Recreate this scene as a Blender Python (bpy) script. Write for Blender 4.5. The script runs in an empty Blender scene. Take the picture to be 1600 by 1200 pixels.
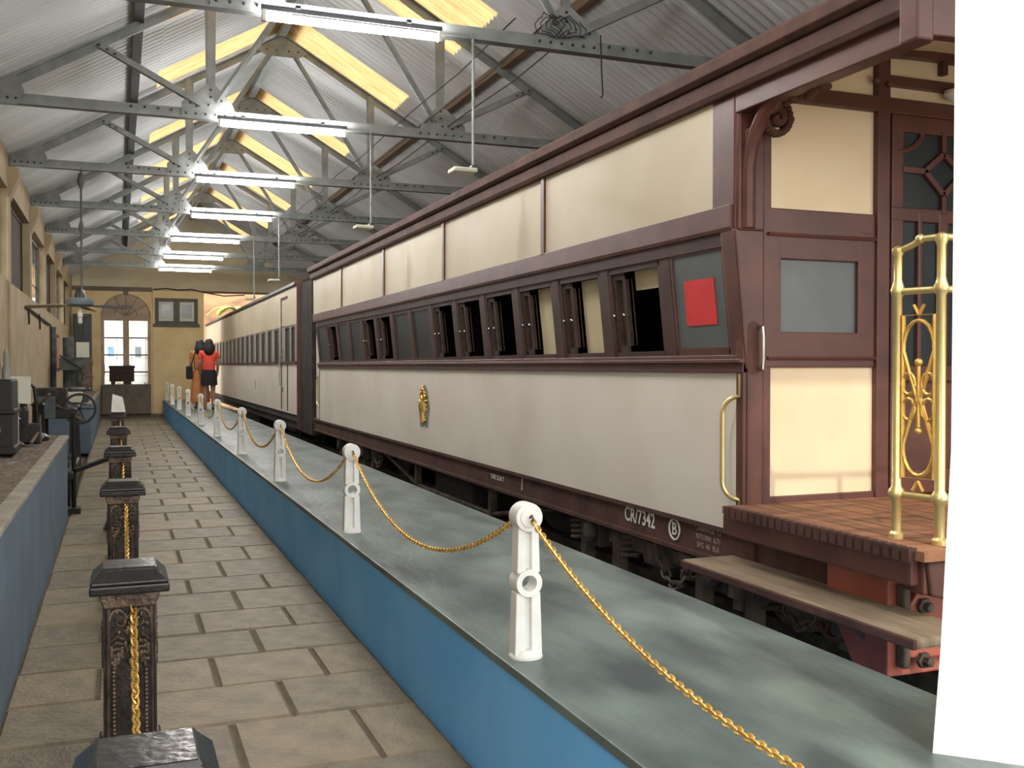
import bpy, bmesh, math, random
from mathutils import Vector, Matrix
random.seed(7)
R = math.radians
scene = bpy.context.scene
COL = scene.collection

# ------------------------------------------------------------------ camera
F, CX, CY, VPU, VPV, CH = 1580.0, 800.0, 600.0, 185.0, 572.0, 1.46
Yc = Vector(((VPU-CX)/F, -(VPV-CY)/F, -1)).normalized()
Zc = Vector((0, -Yc.z, Yc.y)).normalized()
Xc = Yc.cross(Zc)
rot = Matrix((Xc, Yc, Zc))
cam = bpy.data.cameras.new('camera'); cam.sensor_width = 36; cam.lens = F/1600*36
cam.clip_start = .02; cam.clip_end = 500
camo = bpy.data.objects.new('camera', cam); COL.objects.link(camo)
camo.matrix_world = Matrix.Translation((0, 0, CH)) @ rot.to_4x4()
scene.camera = camo
# ------------------------------------------------------------------ sky, sun, exposure
w = bpy.data.worlds.new('sky'); scene.world = w; w.use_nodes = True
bg = w.node_tree.nodes['Background']
bg.inputs['Color'].default_value = (1.0, .99, .97, 1); bg.inputs['Strength'].default_value = 1.95
sun = bpy.data.lights.new('sun', 'SUN'); sun.energy = 1.0; sun.color = (1, .89, .74); sun.angle = R(.8)
suno = bpy.data.objects.new('sun', sun); COL.objects.link(suno)
SUN = Vector((-.08, -.76, .64)).normalized()
suno.rotation_euler = SUN.to_track_quat('Z', 'Y').to_euler(); suno.location = (10, -30, 30)
vs = scene.view_settings
vs.view_transform = 'Standard'; vs.look = 'None'; vs.exposure = 1.0; vs.gamma = 1.0; vs.use_curve_mapping = False
TUBE = 118.0

# ------------------------------------------------------------------ materials
def lin(c):
    return tuple((x/255/12.92) if x/255 <= .04045 else ((x/255+.055)/1.055)**2.4 for x in c)
MATS = {}
def mat(name, c1, c2=None, scale=6, rough=.6, metal=0, bump=0, bscale=40, stretch=(1, 1, 1), spec=.5, detail=5, lo=.35, hi=.65):
    m = bpy.data.materials.new(name); m.use_nodes = True; nt = m.node_tree; n = nt.nodes
    b = n['Principled BSDF']; b.inputs['Roughness'].default_value = rough; b.inputs['Metallic'].default_value = metal
    b.inputs['Specular IOR Level'].default_value = spec
    c1 = lin(c1); c2 = lin(c2) if c2 else tuple(x*.85 for x in c1)
    tc = n.new('ShaderNodeTexCoord'); mp = n.new('ShaderNodeMapping'); mp.inputs['Scale'].default_value = stretch
    nt.links.new(tc.outputs['Object'], mp.inputs['Vector'])
    nz = n.new('ShaderNodeTexNoise'); nz.inputs['Scale'].default_value = scale; nz.inputs['Detail'].default_value = detail
    nt.links.new(mp.outputs[0], nz.inputs['Vector'])
    rp = n.new('ShaderNodeValToRGB'); rp.color_ramp.elements[0].position = lo; rp.color_ramp.elements[1].position = hi
    rp.color_ramp.elements[0].color = (*c1, 1); rp.color_ramp.elements[1].color = (*c2, 1)
    nt.links.new(nz.outputs['Fac'], rp.inputs[0]); nt.links.new(rp.outputs[0], b.inputs['Base Color'])
    if bump:
        n2 = n.new('ShaderNodeTexNoise'); n2.inputs['Scale'].default_value = bscale; n2.inputs['Detail'].default_value = 4
        nt.links.new(mp.outputs[0], n2.inputs['Vector'])
        bp = n.new('ShaderNodeBump'); bp.inputs['Strength'].default_value = bump; bp.inputs['Distance'].default_value = .02
        nt.links.new(n2.outputs['Fac'], bp.inputs['Height']); nt.links.new(bp.outputs[0], b.inputs['Normal'])
    MATS[name] = m
    return m
def emit(name, col, s):
    m = bpy.data.materials.new(name); m.use_nodes = True; nt = m.node_tree
    e = nt.nodes.new('ShaderNodeEmission'); e.inputs[0].default_value = (*col, 1); e.inputs[1].default_value = s
    nt.links.new(e.outputs[0], nt.nodes['Material Output'].inputs[0]); MATS[name] = m; return m
def glass(name, tint=(.92, .95, .95)):
    m = bpy.data.materials.new(name); m.use_nodes = True; nt = m.node_tree; n = nt.nodes
    t = n.new('ShaderNodeBsdfTransparent'); t.inputs[0].default_value = (*tint, 1)
    g = n.new('ShaderNodeBsdfGlossy'); g.inputs['Roughness'].default_value = .05
    mx = n.new('ShaderNodeMixShader'); mx.inputs[0].default_value = .06
    nt.links.new(t.outputs[0], mx.inputs[1]); nt.links.new(g.outputs[0], mx.inputs[2])
    nt.links.new(mx.outputs[0], n['Material Output'].inputs[0]); MATS[name] = m; return m
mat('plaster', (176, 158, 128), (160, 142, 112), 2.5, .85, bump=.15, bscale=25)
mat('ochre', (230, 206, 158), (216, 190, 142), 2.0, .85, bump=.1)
mat('gable', (216, 206, 178), (200, 190, 162), 1.5, .85)
mat('white_wall', (245, 245, 243), (236, 236, 234), 3, .8)
mat('slab', (130, 117, 94), (104, 94, 76), 4, .62, bump=.35, bscale=18)
mat('slab_b', (122, 110, 88), (100, 90, 73), 5, .62, bump=.35, bscale=18)
mat('slab_c', (138, 122, 96), (112, 101, 80), 3, .62, bump=.35, bscale=18)
mat('bounce_paving', (214, 208, 196), (196, 190, 178), 2, .9)  # kept pale so the added paving reflects light indoors
mat('mortar', (104, 94, 76), (84, 76, 62), 9, .95)
mat('platform', (106, 121, 116), (56, 69, 71), 1.8, .42, bump=.2, bscale=10, stretch=(2.2, .9, 1), detail=10, lo=.36, hi=.66)
mat('blue', (96, 178, 244), (118, 190, 246), 2.2, .55, bump=.12, bscale=10, detail=8)
mat('bluegrey', (96, 116, 132), (84, 100, 114), 2.2, .6, bump=.15, bscale=10)
mat('concrete', (150, 145, 132), (124, 118, 106), 5, .85, bump=.2)
mat('gravel', (132, 116, 100), (84, 74, 66), 30, .95, bump=.9, bscale=55)
mat('earth', (92, 80, 66), (62, 54, 46), 3, .95, bump=.5)
mat('hill', (150, 112, 74), (96, 68, 44), .7, .95, bump=.5, bscale=3, detail=9)
mat('sheet', (212, 215, 215), (198, 201, 201), 1.0, .6, metal=0, stretch=(.5, 2, .5))
mat('steel', (142, 146, 144), (122, 126, 124), 6, .5, metal=.1)
mat('steel_edge', (58, 62, 62), (48, 50, 50), 6, .5)
mat('purlin', (52, 54, 50), (40, 42, 40), 8, .7)
mat('timber', (112, 88, 62), (84, 66, 48), 4, .8, stretch=(6, .6, 6))
mat('cream', (226, 217, 205), (216, 205, 191), 1.3, .5, bump=.04, bscale=4, detail=7)
mat('cream_warm', (230, 211, 178), (220, 198, 162), 1.5, .55, bump=.04, bscale=4, detail=7)
mat('cream_dimmed', (196, 184, 158), (184, 170, 142), 1.3, .55, bump=.04, bscale=4, detail=7)  # cream darkened to offset the strong tube light on the upper panels
mat('maroon', (94, 56, 47), (78, 46, 40), 5, .45, bump=.05, bscale=12)
mat('maroon_dusty', (92, 62, 53), (70, 48, 42), 4, .75, spec=.3, bump=.15, bscale=20)
mat('maroon_red', (168, 94, 76), (146, 78, 64), 3, .45, bump=.08, bscale=10)
mat('maroon_shaded', (70, 42, 36), (54, 33, 29), 5, .5, bump=.05, bscale=12)  # maroon darkened to put the shade of the recessed window band into the colour
mat('soot', (62, 56, 50), (44, 40, 36), 6, .85, bump=.3)
mat('iron', (108, 94, 80), (72, 62, 54), 8, .8, bump=.3)
mat('plank', (150, 104, 74), (112, 76, 54), 3, .8, bump=.3, bscale=20, stretch=(1, 5, 1))
mat('plank_grey', (146, 128, 104), (116, 98, 78), 3, .85, bump=.3, bscale=20, stretch=(5, 1, 1))
mat('interior', (40, 32, 28), (30, 24, 22), 3, .7)
mat('greypane', (92, 98, 98), (84, 90, 90), 5, .35)
mat('darkpane', (50, 57, 58), (40, 46, 48), 3, .4, spec=.25)
mat('red', (214, 48, 50), (200, 40, 44), 6, .6)
mat('brass', (226, 210, 150), (216, 196, 132), 6, .3, metal=.75)
mat('gold', (236, 196, 112), (212, 166, 84), 20, .38, metal=.7)
mat('chrome', (220, 220, 218), None, 6, .15, metal=1)
mat('white_paint', (226, 226, 222), (212, 211, 206), 8, .5, bump=.08)
mat('white_dull', (150, 150, 142), (130, 130, 122), 8, .6)
mat('black', (20, 19, 18), (14, 13, 13), 8, .5, bump=.1)
mat('castiron', (58, 48, 43), (36, 30, 27), 14, .4, metal=.35, bump=.25, bscale=40)
mat('bronze', (110, 92, 78), (70, 58, 49), 18, .38, metal=.5, bump=.3, bscale=60)
mat('blackcap', (36, 34, 33), (26, 25, 24), 10, .22, bump=.1)
mat('brownpanel', (70, 48, 38), (54, 38, 31), 6, .8, bump=.3, stretch=(1, 1, 4))
mat('placard', (206, 204, 188), (194, 192, 176), 5, .7)
mat('bluegrey_machine', (86, 98, 100), (62, 70, 72), 6, .6)
mat('green_grey', (96, 104, 98), (64, 68, 64), 8, .6, bump=.2)
mat('frame_grey', (84, 82, 72), (68, 66, 58), 6, .6)
mat('picture', (96, 104, 98), (70, 76, 72), 12, .3)
mat('door_grey', (178, 158, 134), (162, 142, 120), 4, .7)
mat('lintel_grey', (120, 108, 92), (104, 94, 80), 4, .8)
mat('panel_grey', (112, 104, 92), (94, 88, 78), 5, .8)
mat('skin', (160, 118, 92), (150, 108, 84), 5, .6)
mat('hair', (24, 20, 18), (16, 14, 13), 20, .45, bump=.3, stretch=(4, 4, 1))
mat('coral', (222, 84, 64), (206, 72, 56), 6, .85)
mat('orange', (190, 124, 70), (170, 106, 58), 6, .85)
mat('blackcloth', (24, 22, 26), (18, 17, 20), 6, .85)
mat('leaf', (70, 110, 44), (48, 84, 34), 4, .6)
mat('leaf_light', (150, 190, 80), (120, 160, 64), 4, .6)
mat('bark', (86, 70, 54), (66, 54, 42), 6, .9, bump=.5)
mat('fanblue', (112, 126, 132), (98, 112, 118), 4, .4)
mat('fanpale', (186, 172, 146), (172, 158, 134), 4, .5)
mat('fandark', (50, 48, 46), (40, 38, 36), 4, .4)
mat('letter', (228, 224, 212), (214, 208, 196), 30, .7)
mat('letter_faint', (164, 148, 136), (140, 124, 114), 40, .8)
mat('cable', (36, 32, 30), None, 6, .7)
mat('curtain', (214, 200, 166), (200, 184, 150), 3, .8)
emit('tube', (1.0, .98, .96), TUBE)
glass('pane')
# translucent amber roof sheet
m = bpy.data.materials.new('amber'); m.use_nodes = True; nt = m.node_tree; n = nt.nodes
tr = n.new('ShaderNodeBsdfTranslucent'); df = n.new('ShaderNodeBsdfDiffuse'); mx = n.new('ShaderNodeMixShader'); mx.inputs[0].default_value = .25
tc = n.new('ShaderNodeTexCoord'); nz = n.new('ShaderNodeTexNoise'); nz.inputs['Scale'].default_value = 3; nz.inputs['Detail'].default_value = 8
mp = n.new('ShaderNodeMapping'); mp.inputs['Scale'].default_value = (1, 6, 1)
rp = n.new('ShaderNodeValToRGB'); rp.color_ramp.elements[0].color = (.56, .40, .19, 1); rp.color_ramp.elements[1].color = (.42, .27, .11, 1)
rp.color_ramp.elements[0].position = .4; rp.color_ramp.elements[1].position = .75
nt.links.new(tc.outputs['Object'], mp.inputs[0]); nt.links.new(mp.outputs[0], nz.inputs['Vector']); nt.links.new(nz.outputs['Fac'], rp.inputs[0])
nt.links.new(rp.outputs[0], tr.inputs[0]); nt.links.new(rp.outputs[0], df.inputs[0])
nt.links.new(tr.outputs[0], mx.inputs[1]); nt.links.new(df.outputs[0], mx.inputs[2]); nt.links.new(mx.outputs[0], n['Material Output'].inputs[0])
MATS['amber'] = m

# ------------------------------------------------------------------ mesh helpers
class MB:
    def __init__(s): s.v = []; s.f = []
    def add(s, v, f):
        o = len(s.v); s.v += [tuple(p) for p in v]; s.f += [tuple(i+o for i in q) for q in f]; return s
    def hexa(s, p): return s.add(p, [(0, 3, 2, 1), (4, 5, 6, 7), (0, 1, 5, 4), (1, 2, 6, 5), (2, 3, 7, 6), (3, 0, 4, 7)])
    def box(s, x0, x1, y0, y1, z0, z1):
        e = .0007*(len(s.f)//6 % 9); x0 -= e; x1 += e; y0 -= e; y1 += e; z0 -= e; z1 += e
        return s.hexa([(x0, y0, z0), (x1, y0, z0), (x1, y1, z0), (x0, y1, z0), (x0, y0, z1), (x1, y0, z1), (x1, y1, z1), (x0, y1, z1)])
    def beam(s, a, b, wd, h, up=(0, 0, 1)):
        a = Vector(a); b = Vector(b); d = (b-a).normalized(); up = Vector(up)
        sx = d.cross(up)
        if sx.length < 1e-4: sx = d.cross(Vector((0, 1, 0)))
        sx.normalize(); u = sx.cross(d).normalized(); sx *= wd/2; u *= h/2
        return s.hexa([a-sx-u, a+sx-u, b+sx-u, b-sx-u, a-sx+u, a+sx+u, b+sx+u, b-sx+u])
    def tube(s, pts, r, n=8, closed=False, cap=True):
        pts = [Vector(p) for p in pts]; N = len(pts); rs = r if isinstance(r, (list, tuple)) else [r]*N
        t0 = (pts[1]-pts[0]).normalized(); ref = Vector((0, 0, 1)) if abs(t0.z) < .9 else Vector((1, 0, 0))
        nn = t0.cross(ref).normalized(); rings = []
        for i, p in enumerate(pts):
            a = pts[(i-1) % N] if (closed or i > 0) else p; b = pts[(i+1) % N] if (closed or i < N-1) else p
            t = (b-a).normalized(); nn = (nn-t*nn.dot(t)).normalized(); bb = t.cross(nn)
            rings.append([p+(nn*math.cos(2*math.pi*k/n)+bb*math.sin(2*math.pi*k/n))*rs[i] for k in range(n)])
        v = [q for rg in rings for q in rg]; f = []
        for i in range(N if closed else N-1):
            j = (i+1) % N
            for k in range(n): f.append((i*n+k, i*n+(k+1) % n, j*n+(k+1) % n, j*n+k))
        if cap and not closed: f += [tuple(reversed(range(n))), tuple(range((N-1)*n, N*n))]
        return s.add(v, f)
    def cyl(s, a, b, r, n=16, r2=None): return s.tube([a, b], [r, r if r2 is None else r2], n)
    def lathe(s, prof, c, axis='z', n=16):
        v = []; f = []
        for (r, h) in prof:
            for k in range(n):
                a = 2*math.pi*k/n; x, y = r*math.cos(a), r*math.sin(a)
                v.append({'z': (c[0]+x, c[1]+y, c[2]+h), 'y': (c[0]+x, c[1]+h, c[2]+y), 'x': (c[0]+h, c[1]+x, c[2]+y)}[axis])
        for i in range(len(prof)-1):
            for k in range(n): f.append((i*n+k, i*n+(k+1) % n, (i+1)*n+(k+1) % n, (i+1)*n+k))
        f += [tuple(reversed(range(n))), tuple(range((len(prof)-1)*n, len(prof)*n))]
        return s.add(v, f)
    def sphere(s, c, r, n=10, m=6):
        rx, ry, rz = r if isinstance(r, (tuple, list)) else (r, r, r)
        v = [(c[0], c[1], c[2]-rz)]; f = []
        for i in range(1, m):
            th = math.pi*i/m-math.pi/2
            for k in range(n):
                a = 2*math.pi*k/n; v.append((c[0]+rx*math.cos(th)*math.cos(a), c[1]+ry*math.cos(th)*math.sin(a), c[2]+rz*math.sin(th)))
        v.append((c[0], c[1], c[2]+rz)); L = len(v)-1
        for k in range(n):
            f.append((0, 1+(k+1) % n, 1+k)); f.append((L, L-n+k, L-n+(k+1) % n))
        for i in range(m-2):
            for k in range(n): f.append((1+i*n+k, 1+i*n+(k+1) % n, 1+(i+1)*n+(k+1) % n, 1+(i+1)*n+k))
        return s.add(v, f)
    def prism(s, poly, fn, d0, d1):
        """poly: 2D outline, fn(a,b,d)->xyz"""
        n = len(poly); v = [fn(a, b, d0) for a, b in poly]+[fn(a, b, d1) for a, b in poly]
        f = [tuple(reversed(range(n))), tuple(range(n, 2*n))]+[(i, (i+1) % n, n+(i+1) % n, n+i) for i in range(n)]
        return s.add(v, f)
    def ring(s, c, r, ro, axis, d0, d1, n=20, squash=1):
        """flat annulus with depth"""
        v = []
        for d in (d0, d1):
            for rr in (r, ro):
                for k in range(n):
                    a = 2*math.pi*k/n; x, y = rr*math.cos(a), rr*math.sin(a)*squash
                    v.append({'y': (c[0]+x, c[1]+d, c[2]+y), 'x': (c[0]+d, c[1]+x, c[2]+y), 'z': (c[0]+x, c[1]+y, c[2]+d)}[axis])
        f = []
        for k in range(n):
            j = (k+1) % n
            f += [(k, j, n+j, n+k), (2*n+k, 3*n+k, 3*n+j, 2*n+j), (n+k, n+j, 3*n+j, 3*n+k), (k, 2*n+k, 2*n+j, j)]
        return s.add(v, f)
    def mesh(s, name, smooth=False):
        me = bpy.data.meshes.new(name); me.from_pydata(s.v, [], s.f); me.update()
        bm = bmesh.new(); bm.from_mesh(me); bmesh.ops.recalc_face_normals(bm, faces=bm.faces); bm.to_mesh(me); bm.free()
        if smooth: me.shade_smooth()
        return me
def fin(o, parent=None, label=None, cat=None, group=None, kind=None):
    COL.objects.link(o)
    if parent is not None:
        o.parent = parent
        o.location = Vector(o.location)-(Vector(parent.get('_o', (0, 0, 0))))
    if label: o['label'] = label
    if cat: o['category'] = cat
    if group: o['group'] = group
    if kind: o['kind'] = kind
    return o
ORIG = {}
def obj(name, mb, m, parent=None, label=None, cat=None, group=None, kind=None, smooth=False, bevel=0, origin=None):
    """mb coordinates are world coordinates; origin moves the object origin"""
    me = mb if isinstance(mb, bpy.types.Mesh) else mb.mesh(name, smooth)
    if len(me.materials) == 0: me.materials.append(MATS[m])
    o = bpy.data.objects.new(name, me)
    if smooth and not isinstance(mb, bpy.types.Mesh):
        md = o.modifiers.new('edges', 'EDGE_SPLIT'); md.split_angle = R(38)
    if bevel:
        b = o.modifiers.new('bevel', 'BEVEL'); b.width = bevel; b.segments = 2; b.limit_method = 'ANGLE'; b.angle_limit = R(50)
    COL.objects.link(o)
    if parent is not None:
        o.parent = parent
        po = ORIG.get(parent.name, Vector((0, 0, 0)))
        o.location = -po; ORIG[o.name] = Vector((0, 0, 0))
        if parent.name in PART: o.location = (0, 0, 0)
        PART.add(o.name)
    if label: o['label'] = label
    if cat: o['category'] = cat
    if group: o['group'] = group
    if kind: o['kind'] = kind
    return o
PART = set()
def thing(name, loc, label, cat, group=None):
    o = bpy.data.objects.new(name, None); o.empty_display_size = .1; COL.objects.link(o)
    o.location = loc; o['label'] = label; o['category'] = cat; ORIG[o.name] = Vector(loc)
    if group: o['group'] = group
    return o
def copy_tree(root, delta, label=None):
    def rec(o, par):
        c = o.copy(); COL.objects.link(c)
        if par: c.parent = par
        for ch in [x for x in o.children]: rec(ch, c)
        return c
    r = rec(root, None); r.location = Vector(root.location)+Vector(delta)
    if label: r['label'] = label
    return r
def structure(name, mb, m, **k): return obj(name, mb, m, kind='structure', **k)
def textmesh(s, size, fn, depth=.003):
    """fn(a,b)->(x,y,z) maps flat text coordinates"""
    c = bpy.data.curves.new('t', 'FONT'); c.body = s; c.size = size; c.extrude = 0; c.offset = size*.018; c.resolution_u = 3
    c.align_x = 'CENTER'; c.align_y = 'CENTER'
    o = bpy.data.objects.new('t', c); COL.objects.link(o)
    dg = bpy.context.evaluated_depsgraph_get(); me = bpy.data.meshes.new_from_object(o.evaluated_get(dg))
    bpy.data.objects.remove(o); bpy.data.curves.remove(c)
    for v in me.vertices: v.co = Vector(fn(v.co.x, v.co.y))
    me.materials.clear()
    return me

# ------------------------------------------------------------------ layout constants
XW, XR, YF, YE, YB = -1.20, 5.70, 1.50, 2.00, 31.0
RX, SL = 2.01, .58
TRUSS = [7.05, 10.25, 13.4, 16.6, 19.8, 23.0, 26.0]
PZ, PX0, PX1 = .479, 1.20, 2.25
def rz(x): return 3.84+SL*(x+1.14) if x <= RX else 3.84+SL*(5.16-x)      # underside of the rafters

# ------------------------------------------------------------------ ground, floor, platform
structure('ground', MB().box(-40, 60, -30, 90, -.6, -.16), 'earth')
structure('bounce_paving', MB().box(-6, 9, -14, -1.6, -.3, -.06), 'bounce_paving')  # unseen pale paving, added to bounce daylight up into the roof
fl = structure('floor', MB().box(-.47, PX0, -1.5, YB, -.14, -.012), 'mortar')
rows = []; y = .6
random.seed(3)
unit = {}
def slab_mesh(key, m):
    b = MB(); e = .012
    b.add([(0, 0, -.04), (1, 0, -.04), (1, 1, -.04), (0, 1, -.04), (0, 0, -e), (1, 0, -e), (1, 1, -e), (0, 1, -e), (e*2, e*2, 0), (1-e*2, e*2, 0), (1-e*2, 1-e*2, 0), (e*2, 1-e*2, 0)],
          [(0, 3, 2, 1), (0, 1, 5, 4), (1, 2, 6, 5), (2, 3, 7, 6), (3, 0, 4, 7), (4, 5, 9, 8), (5, 6, 10, 9), (6, 7, 11, 10), (7, 4, 8, 11), (8, 9, 10, 11)])
    me = b.mesh('slab_'+key); me.materials.append(MATS[m]); return me
SM = [slab_mesh('a', 'slab'), slab_mesh('b', 'slab_b'), slab_mesh('c', 'slab_c')]
cols_a = [(-.46, .10), (.10, .68), (.68, 1.195)]; cols_b = [(-.46, -.10), (-.10, .42), (.42, .92), (.92, 1.195)]
k = 0
while y < YB-.05:
    h = random.uniform(.46, .6); h = min(h, YB-y)
    for (a, b) in (cols_a if k % 2 else cols_b):
        o = obj('slab', SM[random.randrange(3)], None, fl)
        g = .006; o.location = (a+g, y+g, random.uniform(-.004, .004)); o.scale = (b-a-2*g, h-2*g, 1)
    y += h; k += 1
pf = structure('platform', MB().box(PX0, PX1, -1.0, YB, -.15, PZ), 'blue', bevel=.006)
obj('platform_top', MB().box(PX0-.012, PX1+.015, -1.0, YB, PZ-.03, PZ+.001), 'platform', pf, label='worn grey green polished platform top', bevel=.004)
# railway track in the pit beside the platform
tk = thing('railway_track', (4.1, 2, -.16), 'metre gauge railway track in the pit under the carriages', 'track')
for x in (3.58, 4.62):
    obj('rail', MB().box(x-.055, x+.055, -2, 44, -.13, -.115).box(x-.01, x+.01, -2, 44, -.12, -.04).box(x-.032, x+.032, -2, 44, -.045, -.005), 'iron', tk)
sl = MB().box(3.2, 5.0, -.1, .1, -.18, -.125).mesh('sleeper'); sl.materials.append(MATS['timber'])
for i in range(22):
    o = obj('sleeper', sl, None, tk); o.location += Vector((0, 1.2+.68*i, 0))
# left display plinths
def plinth(y0, y1, lab):
    t = thing('display_plinth', (-.8, y0, 0), lab, 'plinth')
    obj('masonry', MB().box(XW+.004, -.46, y0, y1, -.1, .77), 'bluegrey', t, bevel=.01)
    obj('coping', MB().box(-.53, -.445, y0-.005, y1+.01, .77, .80), 'concrete', t, label='pale concrete edge strip', bevel=.004)
    g = MB(); random.seed(int(y0*10)); nx, ny = 8, int((y1-y0)/.09)
    for i in range(nx+1):
        for j in range(ny+1): g.v.append((XW+.004+(-.534-XW)*i/nx, y0+(y1-y0)*j/ny, .785+random.uniform(-.006, .014)+.02*math.sin(j*.35)*math.sin(i*.8)))
    for i in range(nx):
        for j in range(ny): g.f.append((i*(ny+1)+j, (i+1)*(ny+1)+j, (i+1)*(ny+1)+j+1, i*(ny+1)+j+1))
    obj('gravel_fill', g, 'gravel', t, kind='stuff', label='loose brown gravel')
plinth(-.5, 10.55, 'blue grey display plinth topped with gravel, near left of the walkway')
plinth(19.5, 28.9, 'far blue grey display plinth under the tall drilling machine')

# ------------------------------------------------------------------ walls
BAYS = [(8.65, 'dark'), (11.825, 'win'), (15.0, 'dark'), (18.2, 'win'), (21.4, 'dark'), (24.5, 'win'), (27.6, 'dark')]
ZS, ZH, HW = 2.46, 3.55, 1.42
wl = MB().box(XW-.15, XW, -.0, YB, -.1, ZS).box(XW-.15, XW, 0, YB, ZH, 3.98)
ys = [0]+[v for c, _ in BAYS for v in (c-HW, c+HW)]+[YB]
for i in range(0, len(ys), 2): wl.box(XW-.15, XW, ys[i], ys[i+1], ZS, ZH)
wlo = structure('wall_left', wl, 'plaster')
structure('wall_right', MB().box(XR, XR+.25, 1.5, YB+.2, -.15, 3.72), 'plaster')
# pilaster brackets (sloped corbels) on the left wall under each truss
for i, yt in enumerate(TRUSS):
    obj('corbel', MB().prism([(XW, 3.42), (XW+.02, 3.44), (XW+.12, 3.70), (XW+.12, 3.80), (XW, 3.80)], lambda a, b, d, yt=yt: (a, yt+d, b), -.12, .12), 'plaster', kind='structure')
nw = 0
for i, (c, kd) in enumerate(BAYS):
    nw += 1
    root = structure('window_%d' % nw, MB().box(XW-.148, XW-.10, c-HW, c-HW+.05, ZS, ZH).box(XW-.148, XW-.10, c+HW-.05, c+HW, ZS, ZH)
                     .box(XW-.148, XW-.10, c-HW, c+HW, ZH-.05, ZH).box(XW-.148, XW-.10, c-HW, c+HW, ZS, ZS+.05), 'brownpanel' if kd == 'dark' else 'frame_grey')
    if kd == 'dark':
        for j in range(14):
            y0 = c-HW+.05+j*(2*HW-.1)/14
            obj('shutter_board', MB().box(XW-.146, XW-.11, y0+.004, y0+(2*HW-.1)/14-.004, ZS+.05, ZH-.05), 'brownpanel', root)
    else:
        for j in range(1, 6):
            y0 = c-HW+j*2*HW/6
            obj('glazing_bar', MB().box(XW-.145, XW-.137, y0-.014, y0+.014, ZS+.05, ZH-.05), 'black', root)
        for j in range(1, 3):
            z0 = ZS+j*(ZH-ZS)/3
            obj('glazing_bar', MB().box(XW-.145, XW-.137, c-HW+.05, c+HW-.05, z0-.014, z0+.014), 'black', root)
        for a in range(6):
            for b in range(3):
                y0 = c-HW+a*2*HW/6+.016; z0 = ZS+b*(ZH-ZS)/3+.016
                obj('pane', MB().box(XW-.143, XW-.139, y0, y0+2*HW/6-.032, z0, z0+(ZH-ZS)/3-.032), 'pane', root)
# end wall with arched doorway, train opening on the right, gable above
DX0, DX1, DZ = -.46, .88, 2.80
wb = MB()
def yz(a, b, d): return (a, YB+d, b)
# left of the door, right of the door, above
wb.box(XW-.3, DX0, YB, YB+.3, -.1, 3.66); wb.box(DX1, 2.34, YB, YB+.3, -.1, 3.66)
cxd, rd = (DX0+DX1)/2, (DX1-DX0)/2
arc = [(cxd+rd*math.cos(math.pi*k/16), 2.86+rd*math.sin(math.pi*k/16)) for k in range(17)]
for k in range(16):
    (x1, z1), (x0, z0) = arc[k], arc[k+1]
    wb.prism([(x0, z0), (x1, z1), (x1, 3.66), (x0, 3.66)], yz, 0, .3)
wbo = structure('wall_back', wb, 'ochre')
gb = [(XW-.3, 3.66), (XR+.25, 3.66), (XR+.25, 3.74), (RX, rz(RX)+.2), (XW-.3, 3.88)]
structure('gable_back', MB().prism(gb, yz, 0, .25), 'gable')
structure('trim_1', MB().box(XW, .93, YB-.05, YB+.02, 3.60, 3.72).box(.93, XR, YB-.03, YB+.02, 3.60, 3.66), 'lintel_grey')
obj('pier_face', MB().box(.93, 2.34, YB-.12, YB+.01, 0, 3.64), 'ochre', wbo)
structure('baseboard_back', MB().box(XW, 2.36, YB-.14, YB+.0, 0, .09), 'lintel_grey')
# front wall round the entrance (behind and beside the camera)
wf = MB().prism([(XW-.3, 3.30), (2.6, 3.30), (2.6, 3.70), (XR+.25, 3.70), (XR+.25, 3.74), (RX, rz(RX)+.2), (XW-.3, 3.88)], lambda a, b, d: (a, YF+d, b), 0, .35)
structure('wall_front', wf, 'white_wall')
# white splayed jamb pier at the right of the entrance; its foot spreads a little
pier = MB(); P = []
for z, g in ((-.15, .10), (.30, .075), (.75, .035), (1.25, .006), (3.9, 0)):
    a = Vector((1.975-g, 1.985)); b = Vector((2.585-g, 1.385)); P += [(a.x, a.y, z), (b.x, b.y, z), (2.62, 1.385, z), (2.62, 2.0, z), (2.2, 2.0, z)]
for i in range(4):
    for k in range(5): pier.f.append((i*5+k, i*5+(k+1) % 5, (i+1)*5+(k+1) % 5, (i+1)*5+k))
pier.v = P; pier.f += [(4, 3, 2, 1, 0), (20, 21, 22, 23, 24)]
structure('pier_right', pier, 'white_wall')

# ------------------------------------------------------------------ roof sheets
SKY = [(6.6, 7.35), (9.5, 10.2), (10.2, 10.95), (12.8, 13.58), (16.25, 17.0), (19.25, 20.2), (22.4, 23.2), (25.6, 26.4), (28.6, 29.3)]
spans = []; y = YF-.3
for a, b in SKY:
    n_ = max(1, round((a-y)/.78))
    if a-y > .05:
        for i in range(n_): spans.append((y+(a-y)*i/n_, y+(a-y)*(i+1)/n_, 0))
    spans.append((a, b, 1)); y = b
n_ = round((YB+.3-y)/.78)
for i in range(n_): spans.append((y+(YB+.3-y)*i/n_, y+(YB+.3-y)*(i+1)/n_, 0))
def corr(x0, x1, side):
    """corrugated sheet, unit width in y, x from x0 to x1 on a roof slope"""
    b = MB(); n = 42
    for j in range(n+1):
        t = j/n; dz = .021*math.sin(t*2*math.pi*7)
        for x in (x0, x1): b.v.append((x, -.015+1.03*t, rz(x)+.20+dz))
    for j in range(n): b.f.append((2*j, 2*j+1, 2*j+3, 2*j+2))
    me = b.mesh('roof_sheet', True); return me
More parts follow.
